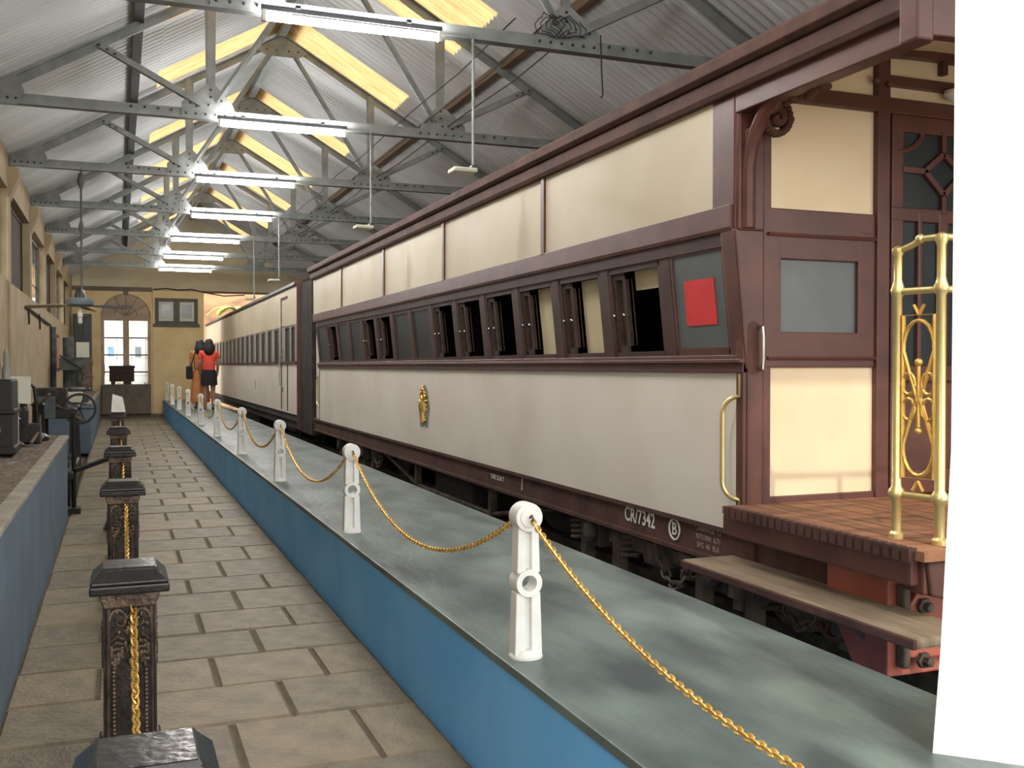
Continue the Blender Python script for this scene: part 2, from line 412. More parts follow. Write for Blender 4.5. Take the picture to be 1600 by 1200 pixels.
rf = structure('roof', MB().prism([(RX-.22, rz(RX)+.125), (RX, rz(RX)+.25), (RX+.22, rz(RX)+.125), (RX+.22, rz(RX)+.135), (RX, rz(RX)+.262), (RX-.22, rz(RX)+.135)], lambda a, b, d: (a, d, b), YF-.3, YB+.3), 'sheet')
for side in (0, 1):
    if side == 0: low = corr(XW-.55, .47, 0); up = corr(.43, RX-.02, 0); am = corr(.43, RX-.02, 0)
    else: low = corr(3.55, XR+.6, 1); up = corr(RX+.02, 3.59, 1); am = corr(RX+.02, 3.59, 1)
    low.materials.append(MATS['sheet']); up.materials.append(MATS['sheet']); am.materials.append(MATS['amber'])
    for (a, b, s) in spans:
        for me, nm in ((low, 'roof_sheet'), (am if s else up, 'skylight_sheet' if s else 'roof_sheet')):
            o = obj(nm, me, None, rf, label='amber translucent skylight sheet' if nm == 'skylight_sheet' else None)
            o.location = (0, a, 0 if nm == 'roof_sheet' and me is low else .012); o.scale = (1, b-a, 1)
# purlins along the hall
for x, m_, lab in ((.20, 'purlin', 'dark steel purlin running along the left roof slope'), (3.90, 'timber', 'weathered timber purlin running along the right roof slope'),
                   (RX, 'steel', 'grey ridge purlin under the roof apex')):
    z = rz(x)+.135-(.02 if x == RX else 0)
    obj('purlin', MB().box(x-.045, x+.045, YF, YB, z-.05, z+.045), m_, None, lab, 'purlin', 'purlins of the roof')

# ------------------------------------------------------------------ roof trusses
ORD = ['nearest', 'second', 'third', 'fourth', 'fifth', 'sixth', 'seventh']
def truss(yt, lab, first):
    t = thing('roof_truss', (RX, yt, 3.84), lab, 'truss', 'riveted steel roof trusses')
    zt = 3.86
    tie = obj('tie_beam', MB().box(XW, 5.3, yt-.008, yt+.008, zt-.01, zt+.085).box(XW, 5.3, yt-.045, yt+.045, zt-.018, zt-.008), 'steel', t)
    for s in (-1, 1):
        xe, xt_ = (XW+.02 if s < 0 else 5.2), RX
        a = (xe, yt, rz(xe)+.05); b = (RX, yt, rz(RX)+.05)
        rb = MB().beam(a, b, .012, .09, (0, 0, 1)).beam((a[0], yt, a[2]+.045), (RX, yt, b[2]+.045), .085, .012)
        obj('rafter', rb, 'steel', t)
        gx = RX+s*1.16
        # queen post, outer brace, inner strut
        px = RX+s*1.02
        obj('post', MB().box(gx-.03, gx+.03, yt-.03, yt-.018, zt+.06, rz(gx)+.08).hexa([(gx-.04, yt-.02, zt+.06), (gx+.04, yt-.02, zt+.06), (gx+.04, yt-.012, zt+.06), (gx-.04, yt-.012, zt+.06), (gx-.055, yt-.02, rz(gx)+.06), (gx+.055, yt-.02, rz(gx)+.06), (gx+.055, yt-.012, rz(gx)+.06), (gx-.055, yt-.012, rz(gx)+.06)]), 'steel', t)
        ox = RX+s*2.16
        obj('brace', MB().beam((gx+s*.1, yt-.024, zt+.13), (ox, yt-.024, rz(ox)+.04), .07, .012, (0, 1, 0)).beam((gx+s*.1, yt-.05, zt+.10), (ox, yt-.05, rz(ox)+.01), .01, .05, (0, 1, 0)), 'steel', t)
        obj('strut', MB().beam((gx-s*.05, yt-.024, zt+.15), (RX+s*.16, yt-.024, rz(RX)-.18), .06, .012, (0, 1, 0)).beam((gx-s*.05, yt-.05, zt+.15), (RX+s*.16, yt-.05, rz(RX)-.18), .01, .05, (0, 1, 0)), 'steel', t)
        g = [(gx+s*.27, zt-.005), (gx+s*.27, zt+.13), (gx+s*.21, zt+.19), (gx+s*.04, zt+.31), (gx-s*.05, zt+.31), (gx-s*.20, zt+.14), (gx-s*.26, zt-.005)]
        obj('gusset_plate', MB().prism(g, lambda a, b, d: (a, yt+d, b), -.040, -.028), 'steel', t)
        wp = [(xe, zt-.03), (xe+s*-.34, zt-.03), (xe+s*-.40, zt+.10), (xe+s*-.34, zt+.24), (xe, zt+.12)]
        obj('wall_plate', MB().prism(wp, lambda a, b, d: (a, yt+d, b), -.036, -.026), 'steel', t)
    ag = [(RX-.33, rz(RX)-.13), (RX-.20, rz(RX)-.20), (RX+.20, rz(RX)-.20), (RX+.33, rz(RX)-.13), (RX+.22, rz(RX)-.05), (RX, rz(RX)+.06), (RX-.22, rz(RX)-.05)]
    obj('ridge_gusset', MB().prism(ag, lambda a, b, d: (a, yt+d, b), -.040, -.028), 'steel', t)
    rv = MB()
    def riv(x, z): rv.lathe([(.013, 0), (.012, -.006), (.007, -.011), (.001, -.012)], (x, yt-.040, z), 'y', 8)
    for s in (-1, 1):
        gx = RX+s*1.16
        for q in range(6): riv(gx+s*(.23-.09*q), zt+.03)
        for p_ in ((0, .27), (0, .20), (-.10, .17), (.19, .13), (.13, .10), (.02, .12)): riv(gx+s*p_[0], zt+p_[1])
        xe = (XW+.02 if s < 0 else 5.2)
        for q in range(5): riv(xe-s*(.05+.07*q), zt+.03)
        ox = RX+s*2.16
        for q in range(3): riv(ox-s*.07*q, rz(ox)+.035-.035*q)
        for q in range(4): riv(gx+s*(.36+.12*q), zt+.05)
    for q in (-.2, -.08, .08, .2): riv(RX+q, rz(RX)-.12)
    obj('rivets', rv, 'steel_edge', t, kind='stuff', label='domed rivet heads')
    return t
t0 = truss(TRUSS[0], 'grey riveted steel roof truss nearest the camera, above the first tube light', True)
for i in range(1, 7):
    copy_tree(t0, (0, TRUSS[i]-TRUSS[0], 0), 'grey riveted steel roof truss carrying the %s fluorescent tube from the entrance' % ORD[i])
copy_tree(t0, (0, -3.2, 0), 'grey riveted steel roof truss added out of view to carry the extra tube')  # unseen truss added along with the extra tube light
# thin tension wires strung between trusses on the right
def wire(name, pts, r, m_, lab, cat, group=None): return obj(name, MB().tube(pts, r, 5), m_, None, lab, cat, group, smooth=True)
for i, (x, dz) in enumerate(((2.75, .17), (3.0, .17), (3.25, .15))):
    wire('overhead_wire', [(x, 7.0+13*j/10, 3.86+dz-.05*math.sin(math.pi*((j*1.3) % 3.2)/3.2)) for j in range(11)], .006, 'cable',
         ['leftmost', 'middle', 'rightmost'][i]+' of three thin wires stretched over the tie beams above the carriage', 'wire', 'wires over the tie beams')
coil = []
for k in range(60):
    a = k*.55; coil.append((2.98+.10*math.cos(a)+.02*math.sin(k*1.7)+.004*k, 6.97+.01*math.sin(k), 4.0+.08*math.sin(a)+.015*math.cos(k*2.3)))
wire('wire_coil', coil, .004, 'cable', 'tangled coil of black wire on the nearest tie beam', 'wire')

# ------------------------------------------------------------------ fluorescent tubes under the tie beams
for i, yt in enumerate(TRUSS+[TRUSS[0]-3.2]):  # last tube is out of view, added to brighten the near end
    y = yt-.13; x0, x1, z = .93, 2.13, 3.785
    if i == 3: x0 += .15; x1 += .15
    t = thing('tube_light', ((x0+x1)/2, y, z), ('glowing white fluorescent tube under the %s roof truss' % ORD[i]) if i < 7 else 'glowing fluorescent tube added out of view to brighten the near end of the hall', 'light', 'row of fluorescent tubes')
    obj('fitting', MB().box(x0-.03, x1+.03, y-.008, y+.008, z+.05, z+.085).box(x0+.2, x0+.23, y-.02, y+.12, z+.08, z+.10).box(x1-.23, x1-.2, y-.02, y+.12, z+.08, z+.10), 'steel_edge', t)
    obj('tube', MB().cyl((x0, y, z), (x1, y, z), .019, 12), 'tube', t, smooth=True)
    for xx, s in ((x0, -1), (x1, 1)): obj('lamp_holder', MB().box(min(xx, xx+s*.025), max(xx, xx+s*.025), y-.02, y+.02, z-.025, z+.05), 'white_paint', t)
# small unlit drop fittings over the carriage
for i, (yt, z) in enumerate(((7.05, 2.86), (10.25, 2.86), (16.6, 2.82), (19.8, 2.72))):
    x = 2.42
    t = thing('drop_light', (x, yt, z), ['unlit batten light on the long drop rod nearest the entrance', 'unlit batten light on second drop rod over the carriage', 'small unlit batten light on the third drop rod', 'farthest unlit batten light on a drop rod by the back gable'][i], 'light', 'unlit drop lights')
    obj('rod', MB().cyl((x, yt-.05, z+.03), (x, yt-.05, 3.88), .011, 8).box(x-.02, x+.02, yt-.06, yt+.02, 3.84, 3.87), 'steel', t, smooth=True)
    obj('batten', MB().box(x-.17, x+.01, yt-.13, yt+.03, z, z+.032), 'placard', t, bevel=.008)
    obj('tube_clip', MB().box(x-.02, x+.02, yt-.08, yt-.02, z+.03, z+.06), 'steel_edge', t)
wire('hook_wire', [(3.44, 6.98, 3.98), (3.44, 6.96, 3.7), (3.445, 6.95, 3.52), (3.43, 6.95, 3.50)], .006, 'cable', 'short black wire hook hanging below nearest right gusset', 'wire')

# ------------------------------------------------------------------ maroon and cream carriage (nearest)
CXL, CXU, CXF = 2.90, 2.83, 5.30       # lower side, upper side, far side
CY0, CY1 = 4.25, 15.70
car = thing('railway_carriage', (4.1, CY0, -.0), 'near cream and maroon saloon carriage with brass railed balcony', 'carriage', 'carriages on the track')
def cp(name, mb, m_, par=None, **k): return obj(name, mb, m_, par or car, **k)
# shell
cp('lower_panel', MB().box(CXL, CXL+.05, CY0+.06, CY1, .62, 1.43), 'cream', bevel=.004)
cp('waist_rail', MB().box(CXL-.022, CXL+.06, CY0, CY1, 1.425, 1.475).box(CXL-.04, CXL+.06, CY0, CY1, 1.475, 1.495).box(CXL-.012, CXL+.06, CY0, CY1, 1.495, 1.515), 'maroon', bevel=.004)
cp('letter_board', MB().prism([(CXU-.005, 2.13), (CXU+.06, 2.13), (CXU+.06, 2.26), (CXU-.012, 2.26), (CXU-.012, 2.15)], lambda a, b, d: (a, d, b), CY0+.02, CY1+.09), 'maroon', bevel=.003)
ups = [CY0+.20, 6.65, 9.02, 11.3, 13.64, CY1+.08]
for i in range(5):
    a, b = ups[i]+(.028 if i else 0), ups[i+1]-(.028 if i < 4 else 0)
    cp('upper_panel', MB().box(CXU+.004, CXU+.05, a-.02, b+.02, 2.245, 2.80), 'cream_dimmed')
    if i: cp('panel_strip', MB().box(CXU-.012, CXU+.05, ups[i]-.03, ups[i]+.03, 2.245, 2.80), 'maroon', bevel=.003)
roofY0 = 3.02
cp('cornice', MB().prism([(CXU-.03, 2.796), (CXU+.1, 2.796), (CXU+.1, 2.89), (CXU-.045, 2.89), (CXU-.045, 2.82)], lambda a, b, d: (a, d, b), roofY0, CY1+.12), 'maroon_dusty', bevel=.004)
cp('roof_edge', MB().prism([(CXU-.06, 2.896), (CXU+.12, 2.89), (CXU+.2, 3.0), (CXU+.05, 3.0), (CXU-.07, 2.985), (CXU-.085, 2.965), (CXU-.085, 2.915)], lambda a, b, d: (a, d, b), roofY0-.02, CY1+.15), 'maroon_dusty', bevel=.006)
def arch_poly(x0, x1, z0, zr, th, n=18):
    o = []; i_ = []
    for k in range(n+1):
        t = k/n; x = x0+(x1-x0)*t; z = z0+zr*(1-(2*t-1)**2)
        o.append((x, z)); i_.append((x, z-th))
    return o+i_[::-1]
cp('roof', MB().prism(arch_poly(CXU+.03, CXF+.1, 2.965, .25, .05), lambda a, b, d: (a, d, b), roofY0, CY1), 'maroon_dusty')
# far side, floor, far end, interior lining
cp('far_side', MB().box(CXF-.05, CXF, CY0, CY1, .62, 2.97), 'cream')
cp('interior_lining', MB().box(CXF-.08, CXF-.055, CY0+.1, CY1-.05, .7, 2.9), 'interior')
cp('ceiling_lining', MB().box(CXU+.12, CXF-.08, CY0+.06, CY1-.05, 2.80, 2.83), 'interior')
cp('floor_deck', MB().box(CXL+.03, CXF-.03, CY0, CY1, .56, .70), 'maroon_dusty')
cp('end_panel', MB().box(CXL, CXF, CY1-.05, CY1, .6, 2.95), 'maroon')
for yy in (7.2, 9.6, 12.6): cp('partition', MB().box(CXL+.35, CXF-.08, yy, yy+.04, .7, 2.8), 'interior')
cp('inner_lower_lining', MB().box(CXL+.055, CXL+.07, CY0+.1, CY1-.06, .7, 1.5), 'interior')
# slanted window band
zA, zB = 1.505, 2.14; ca = math.hypot(.065, zB-zA); nx_, nz_ = -(zB-zA)/ca, -.065/ca
def sp(y, t, d): return (CXL+.005-.065*t+nx_*d, y, zA+(zB-zA)*t+nz_*d)
def sbox(mb, y0, y1, t0, t1, d0, d1):
    return mb.hexa([sp(y0, t0, d0), sp(y1, t0, d0), sp(y1, t0, d1), sp(y0, t0, d1), sp(y0, t1, d0), sp(y1, t1, d0), sp(y1, t1, d1), sp(y0, t1, d1)])
wy0, pit = 4.985, .763
cp('window_top_rail', sbox(MB(), CY0+.02, CY1-.1, .88, 1.02, -.05, .004), 'maroon_shaded')
for i in range(15):
    y0 = wy0+pit*i
    cp('mullion', sbox(MB(), y0-.055, y0+.055, 0, .9, -.05, -.004), 'maroon_shaded', bevel=.004)
cp('mullion', sbox(MB(), CY0+.03, 4.37, 0, .9, -.05, .006), 'maroon', bevel=.004)
kinds = ['blind', 'curtain', 'curtain2', 'dark', 'dark', 'dark', 'grey', 'grey', 'dark', 'dark', 'grey', 'grey', 'dark', 'grey']
for i, kd in enumerate(kinds):
    a, b = wy0+pit*i+.055, wy0+pit*(i+1)-.055
    fr = MB(); sbox(fr, a, a+.035, 0, .9, -.045, -.008); sbox(fr, b-.035, b, 0, .9, -.045, -.008); sbox(fr, a, b, .82, .9, -.045, -.008); sbox(fr, a, b, 0, .06, -.045, -.008)
    wn = cp('window_frame', fr, 'maroon_shaded')
    if kd == 'grey':
        obj('blank_pane', sbox(MB(), a+.03, b-.03, .05, .84, -.04, -.018), 'darkpane', wn)
    else:
        sh = MB(); sbox(sh, b-.20, b-.165, .05, .83, -.07, -.02); sbox(sh, b-.07, b-.035, .05, .83, -.07, -.02); sbox(sh, b-.2, b-.04, .05, .12, -.07, -.02); sbox(sh, b-.2, b-.04, .76, .83, -.07, -.02); sbox(sh, b-.2, b-.04, .1, .8, -.06, -.045)
        obj('shutter', sh, 'brownpanel', wn, label='narrow dark sliding shutter')
        for dy in (.055, .185):
            obj('knob', MB().sphere(sp(b-dy, .42, .0), .011, 8, 6), 'chrome', wn, smooth=True)
        if kd == 'blind': obj('blind', sbox(MB(), a+.03, b-.2, .64, .84, -.10, -.09), 'curtain', wn, label='half lowered cream blind')
        if kd == 'curtain': obj('curtain', sbox(MB(), a+.12, b-.2, .04, .82, -.10, -.09), 'curtain', wn, label='cream curtain')
        if kd == 'curtain2': obj('curtain', sbox(MB(), a+.02, b-.2, .04, .82, -.10, -.09), 'curtain', wn, label='cream curtain')
fr = MB(); a, b = 4.37, 4.92
sbox(fr, a, a+.04, 0, .9, -.045, -.004); sbox(fr, b-.02, b, 0, .9, -.045, -.004); sbox(fr, a, b, .86, .9, -.045, -.004); sbox(fr, a, b, 0, .08, -.045, -.004)
wn = cp('window_frame', fr, 'maroon')
obj('blank_pane', sbox(MB(), 4.40, 4.91, .07, .87, -.03, -.012), 'greypane', wn, label='blank grey window pane')
obj('red_square', sbox(MB(), 4.505, 4.80, .27, .65, -.011, -.007), 'red', wn, label='red square painted on the grey pane')
# corner pillar and balcony bulkhead
cp('corner_pillar', MB().box(CXU+.0, CXU+.08, CY0+.0, CY0+.21, 2.13, 2.80).box(CXL-.0, CXL+.1, CY0-.01, CY0+.07, .60, 1.44)
   .hexa([(CXL-.005, CY0-.01, 1.44), (CXL+.1, CY0-.01, 1.44), (CXL+.1, CY0+.12, 1.44), (CXL-.005, CY0+.12, 1.44), (CXU-.005, CY0-.01, 2.14), (CXL+.1, CY0-.01, 2.14), (CXL+.1, CY0+.13, 2.14), (CXU-.005, CY0+.13, 2.14)])
   .box(CXU+.01, CXU+.16, CY0-.02, CY0+.03, 2.13, 2.80), 'maroon', bevel=.012)
BY = CY0
cp('pillar_inset', MB().box(CXU+.045, CXU+.085, BY-.026, BY-.018, 2.28, 2.62), 'iron', bevel=.006, label='narrow sunken panel in the pillar')
bf = MB().box(2.88, 3.045, BY-.0, BY+.06, .76, 2.9).box(3.69, 3.77, BY-.02, BY+.06, .76, 3.10).box(3.0, 3.72, BY, BY+.06, 2.0, 2.25).box(3.0, 3.72, BY, BY+.06, 1.455, 1.63).box(3.0, 3.1, BY+.001, BY+.06, 1.6, 2.1).box(3.585, 3.72, BY+.001, BY+.06, 1.6, 2.15).box(3.0, 3.72, BY, BY+.06, .76, .80).box(3.0, 5.25, BY-.015, BY+.06, 2.79, 2.86)
cp('bulkhead_frame', bf, 'maroon', bevel=.005)
cp('bulkhead_panel', MB().box(3.03, 3.71, BY+.015, BY+.05, 2.24, 2.80), 'cream_warm')
cp('bulkhead_panel', MB().box(3.03, 3.73, BY+.015, BY+.05, .79, 1.46), 'cream_warm')
cp('bulkhead_panel', MB().prism([(2.92, 2.84), (5.25, 2.84)]+[(2.92+2.33*(1-k/14), 2.91+.26*(1-(2*((.01+2.33*(1-k/14))/2.5)-1)**2)) for k in range(15)], lambda a, b, d: (a, BY+d, b), .02, .05), 'cream_warm')
cp('bulkhead_backing', MB().box(2.93, 3.79, BY+.062, BY+.075, .76, 2.9), 'maroon')
cp('blank_pane', MB().box(3.09, 3.59, BY+.02, BY+.04, 1.62, 2.11), 'greypane', label='blank grey pane beside balcony door')
for z in (2.12, 1.50): cp('moulding', MB().tube([(3.02, BY-.008, z), (3.76, BY-.008, z)], .010, 6), 'maroon')
cp('transom_rail', MB().box(3.77, 5.25, BY-.02, BY+.05, 2.93, 2.98), 'maroon')
ar = MB()
for k in range(12):
    x0, x1 = 3.0+2.2*k/12, 3.0+2.2*(k+1)/12; f_ = lambda x: 2.95+.16*(1-((x-4.1)/1.25)**2)
    ar.beam((x0, BY-.01, f_(x0)), (x1, BY-.01, f_(x1)), .05, .045)
cp('arched_rail', ar, 'maroon')
for x in (4.12, 4.5): cp('transom_bar', MB().box(x, x+.035, BY-.02, BY+.03, 3.02, 3.14), 'maroon')
cp('knob', MB().sphere((3.67, BY-.03, 2.94), .022).sphere((3.75, BY-.03, 2.93), .018), 'maroon', smooth=True, label='small maroon wooden knobs')
cp('ceiling_lamp', MB().lathe([(.05, 0), (.055, -.02), (.03, -.05), (.01, -.06)], (4.17, BY-.05, 2.93), 'z'), 'white_paint', smooth=True, label='small white lamp above the balcony door')
# balcony door
dr = cp('balcony_door', MB().box(3.80, 3.88, BY+.0, BY+.05, .78, 2.79).box(4.42, 4.50, BY, BY+.05, .78, 2.79).box(3.8, 4.5, BY, BY+.05, 2.70, 2.79).box(3.8, 4.5, BY, BY+.05, 2.23, 2.30).box(3.8, 4.5, BY, BY+.05, 1.38, 1.46).box(3.8, 4.5, BY, BY+.05, .78, .9).box(4.12, 4.18, BY, BY+.05, 1.4, 2.28).box(3.98, 4.0, BY, BY+.05, 1.4, 2.28), 'maroon', bevel=.008)
obj('door_glass', MB().box(3.87, 4.43, BY+.02, BY+.03, 1.4, 2.72), 'darkpane', dr, label='dark glass')
obj('door_panel', MB().box(3.87, 4.43, BY+.018, BY+.035, .88, 1.40), 'maroon_dusty', dr)
tr_ = MB()
for s in (-1, 1):
    tr_.beam((4.15+s*.13, BY+.01, 2.50), (4.15, BY+.01, 2.60), .03, .03, (0, 1, 0)).beam((4.15+s*.13, BY+.01, 2.50), (4.15, BY+.01, 2.38), .03, .03, (0, 1, 0))
    tr_.beam((4.15+s*.28, BY+.01, 2.50), (4.15+s*.13, BY+.01, 2.50), .03, .03, (0, 1, 0))
    tr_.tube([(4.15+s*(.30-.16*math.sin(q*.26)), BY+.01, 2.72-.12*math.cos(q*.26)) for q in range(7)], .014, 6)
tr_.beam((4.15, BY+.01, 2.60), (4.15, BY+.01, 2.72), .03, .03, (0, 1, 0)).beam((4.15, BY+.01, 2.38), (4.15, BY+.01, 2.28), .03, .03, (0, 1, 0))
obj('tracery', tr_, 'maroon', dr, label='curved wooden tracery of the door light')
cp('bulkhead_side', MB().box(4.5, 5.28, BY, BY+.06, .76, 2.9), 'maroon')
# balcony canopy: curved bracket moulding, end fascia
cv = MB()
cv.prism([(2.83, 2.70), (2.92, 2.70), (2.96, 2.80), (2.96, 2.86), (2.83, 2.86)], lambda a, b, d: (a, d, b), roofY0+.03, BY)
cp('canopy_rail', cv, 'maroon', bevel=.006)
pts = [(CXU+.06, BY-.028, 2.14), (CXU+.06, BY-.03, 2.44), (CXU+.06, BY-.05, 2.52), (CXU+.06, BY-.09, 2.60), (CXU+.06, BY-.16, 2.68), (CXU+.06, BY-.28, 2.74), (CXU+.06, BY-.5, 2.78), (CXU+.06, roofY0+.1, 2.79)]
cp('curved_brace', MB().tube(pts, .035, 8), 'maroon', smooth=True)
ef = []
for k in range(21):
    t = k/20; x = CXU-.06+(CXF+.16-CXU+.06)*t; ef.append((x, 2.97+.29*(1-(2*t-1)**2)))
inn = []
for k in range(21):
    t = 1-k/20; x = CXU-.04+(CXF+.14-CXU)*t; inn.append((x, 2.70+.02*max(0, (1-abs(2*t-1)**3))**.8))
cp('end_fascia', MB().prism(ef+inn, lambda a, b, d: (a, roofY0+d, b), -.03, .03), 'maroon', bevel=.006)
cp('fascia_corner', MB().box(CXU-.05, CXU+.03, roofY0-.04, roofY0+.06, 2.68, 2.98), 'maroon', bevel=.01)
cp('canopy_ceiling', MB().prism(arch_poly(CXU+.08, CXF+.08, 2.91, .25, .03), lambda a, b, d: (a, d, b), roofY0+.03, BY), 'cream_warm')
# carved foliate bracket
cb = MB(); random.seed(11)
for k in range(40):                                   # volute facing the balcony
    t = k/39; a = -t*10+.6; r = .088*(1-t*.85)
    cb.sphere((2.985+r*math.cos(a), BY-.10-.02*t, 2.665+r*math.sin(a)), (.019, .04, .019), 8, 5)
for k in range(9): cb.sphere((3.06+random.uniform(-.02, .03), BY-.08, 2.64+.017*k), (.03, .03, .022), 8, 5)
for k in range(30):                                   # leaves running forward under the canopy rail
    t = k/29; cb.sphere((2.93+random.uniform(-.03, .05)*(1-.5*t), BY-.05-.52*t, 2.72+.0*t+random.uniform(-.02, .02)), (.026, .034, .030*(1-.6*t)+.008), 8, 5)
for k in range(7): cb.sphere((2.90, BY-.03, 2.61-.022*k), (.03-.001*k, .018, .020), 8, 5)
cp('carved_bracket', cb, 'maroon_dusty', smooth=True, kind='stuff', label='carved leafy scroll bracket')
# balcony deck of boards, running along the carriage
for k in range(16):
    x0 = 2.76+k*.156
    cp('deck_board', MB().box(x0+.004, x0+.150, 2.92+random.uniform(-.012, .012), BY, .735, .772), 'plank')
for k in range(24):
    y0 = 2.96+k*.052
    cp('ribbed_tread', MB().box(2.735, 2.775, y0, y0+.036, .728, .780), 'maroon_dusty') if y0 < BY-.05 else None
cp('deck_beam', MB().box(2.765, 2.82, 2.98, BY, .63, .735).box(2.80, 5.2, 2.95, 3.02, .60, .735), 'maroon', bevel=.01)
cp('deck_fascia', MB().prism([(2.80, .735), (2.90, .735), (2.98, .62), (2.90, .58), (2.82, .60)], lambda a, b, d: (a, d, b), 2.93, 3.1), 'maroon_dusty', bevel=.01)
# headstock (buffer beam)
hs = cp('headstock', MB().prism([(3.25, .64), (3.62, .64), (3.62, .44), (3.45, .20), (3.25, .20)], lambda a, b, d: (d, a, b), 2.89, 2.95).box(2.89, 5.25, 3.24, 3.29, .20, .65), 'maroon_red', bevel=.008)
obj('buffer_plate', MB().prism([(2.97, .28), (3.6, .24), (3.6, .56), (3.02, .56), (2.97, .50)], lambda a, b, d: (a, d, b), 3.20, 3.24), 'maroon_red', hs, bevel=.01)
for x, z in ((3.03, .49), (3.03, .27), (3.30, .48), (3.30, .27)):
    obj('bolt', MB().lathe([(.034, 0), (.034, -.02), (.020, -.022), (.020, -.05), (.012, -.055)], (x, 3.20, z), 'y', 6), 'iron', hs)
obj('edge_strap', MB().box(2.93, 2.965, 3.19, 3.24, .24, .58), 'iron', hs, bevel=.01)
def linkpath(pts, pitch, lr, wr, seg=8, n=4):
    """chain of oval links along a poly path"""
    b = MB(); P_ = [Vector(p) for p in pts]; d = [0]
    for i in range(1, len(P_)): d.append(d[-1]+(P_[i]-P_[i-1]).length)
    N = max(2, int(d[-1]/pitch)); i = 0
    for k in range(N):
        s = (k+.5)*d[-1]/N
        while i < len(d)-2 and d[i+1] < s: i += 1
        u = (s-d[i])/max(1e-6, d[i+1]-d[i]); c = P_[i].lerp(P_[i+1], u); t = (P_[i+1]-P_[i]).normalized()
        ref = Vector((0, 0, 1)) if abs(t.z) < .8 else Vector((0, 1, 0))
        a = t.cross(ref).normalized(); e = t.cross(a)
        ang = R(45+90*(k % 2)); sd = a*math.cos(ang)+e*math.sin(ang)
        b.tube([c+t*(math.cos(2*math.pi*q/seg)*pitch*.78)+sd*(math.sin(2*math.pi*q/seg)*lr) for q in range(seg)], wr, n, True)
    return b
ch = linkpath([(3.22, 3.17, .66), (3.21, 3.165, .55), (3.19, 3.16, .42), (3.16, 3.16, .33)], .035, .016, .005)
obj('safety_chain', ch, 'iron', hs, kind='stuff', smooth=True, label='rusty safety chain')
cp('sole_bar', MB().box(CXL+.02, CXL+.06, BY, CY1+.5, .44, .625).box(CXL+.0, CXL+.05, BY, CY1+.5, .60, .625).box(CXL+.0, CXL+.05, BY, CY1+.5, .435, .455), 'maroon_dusty')
cp('sole_bar_end', MB().box(2.93, 2.97, 3.29, BY+.15, .43, .72).box(2.915, 2.94, BY-.05, BY+.17, .42, .64), 'maroon_dusty', bevel=.006)
# step board
st = cp('step_board', MB().box(2.62, 2.93, 2.79, 4.40, .455, .495), 'plank_grey', bevel=.014, label='dusty wooden step board')
obj('step_edge', MB().box(2.612, 2.632, 2.80, 4.39, .452, .490), 'maroon_dusty', st, bevel=.006)
for y in (3.4, 4.1): obj('step_bracket', MB().prism([(2.64, .455), (2.97, .455), (2.97, .40), (2.90, .30), (2.86, .38)], lambda a, b, d, y=y: (a, y+d, b), -.025, .025), 'iron', st)
# brass balcony railing
def pt(u, zz): return (2.894+(2.936-2.894)*u, 3.20+(3.015-3.20)*u, zz)
rl = cp('brass_railing', MB().lathe([(.028, 0), (.028, .02), (.019, .03), (.019, .15), (.03, .165), (.034, .18), (.03, .195), (.019, .21), (.017, .96), (.026, .975), (.028, .99), (.022, 1.01), (.016, 1.03), (.016, 1.125), (.024, 1.14), (.024, 1.155), (.008, 1.165)], (2.894, 3.20, .772), 'z', 14), 'brass', smooth=True)
prof = [(.03, 0), (.03, .02), (.02, .03), (.02, .15), (.03, .165), (.035, .18), (.03, .195), (.02, .21), (.018, .96), (.027, .975), (.030, .99), (.022, 1.01), (.017, 1.03), (.017, 1.15), (.025, 1.17), (.025, 1.19), (.008, 1.20)]
for p_ in ((2.936, 3.015), (3.35, 3.0), (3.72, 3.0)): obj('rail_post', MB().lathe(prof, (p_[0], p_[1], .772), 'z', 14), 'brass', rl, smooth=True)
for z in (1.755, .95): obj('rail_bar', MB().cyl(pt(0, z), pt(1, z), .014, 10), 'brass', rl, smooth=True)
obj('top_rail', MB().tube([pt(0, 1.915), pt(.35, 1.935), pt(.55, 1.955), pt(1, 1.955)], .013, 10).sphere(pt(.52, 1.955), .02), 'brass', rl, smooth=True)
for z in (1.755, 1.955, .95): obj('rail_bar', MB().cyl((2.936, 3.015, z), (3.72, 3.0, z), .014, 10), 'brass', rl, smooth=True)
def ornament(f):
    b = MB(); r_ = .0085
    b.tube([f(.14, 1.02), f(.86, 1.02), f(.86, 1.66), f(.14, 1.66)], r_, 6, True)
    for s in (0, 1):
        zc = (lambda z: z) if s == 0 else (lambda z: 2.67-z)
        tear = [(.5, 1.36), (.40, 1.30)]+[(.5+.36*math.cos(a)*1.0, 1.13-.11*math.sin(a-math.pi/2-1.57) if False else 1.14+.11*math.sin(a)) for a in [math.pi-.1+k*(math.pi+.2)/10 for k in range(11)]]+[(.60, 1.30), (.5, 1.36)]
        b.tube([f(u, zc(z)) for u, z in tear], r_, 6)
        b.tube([f(.5, zc(1.01)), f(.38, zc(.97))], r_*.8, 6).tube([f(.5, zc(1.01)), f(.62, zc(.97))], r_*.8, 6)
    for u in (.27, .73):
        for z in (1.29, 1.39): b.tube([f(u+.15*math.cos(q*math.pi/6), z+.042*math.sin(q*math.pi/6)) for q in range(12)], r_*.9, 6, True)
    b.tube([f(.5, 1.22), f(.5, 1.46)], r_, 6); b.sphere(f(.5, 1.475), .016); b.sphere(f(.5, 1.205), .014)
    return b
obj('scroll_panel', ornament(pt), 'gold', rl, smooth=True, label='golden scrollwork panel')
obj('scroll_panel', ornament(lambda u, z: (2.96+.37*u, 3.008, z)), 'gold', rl, smooth=True)
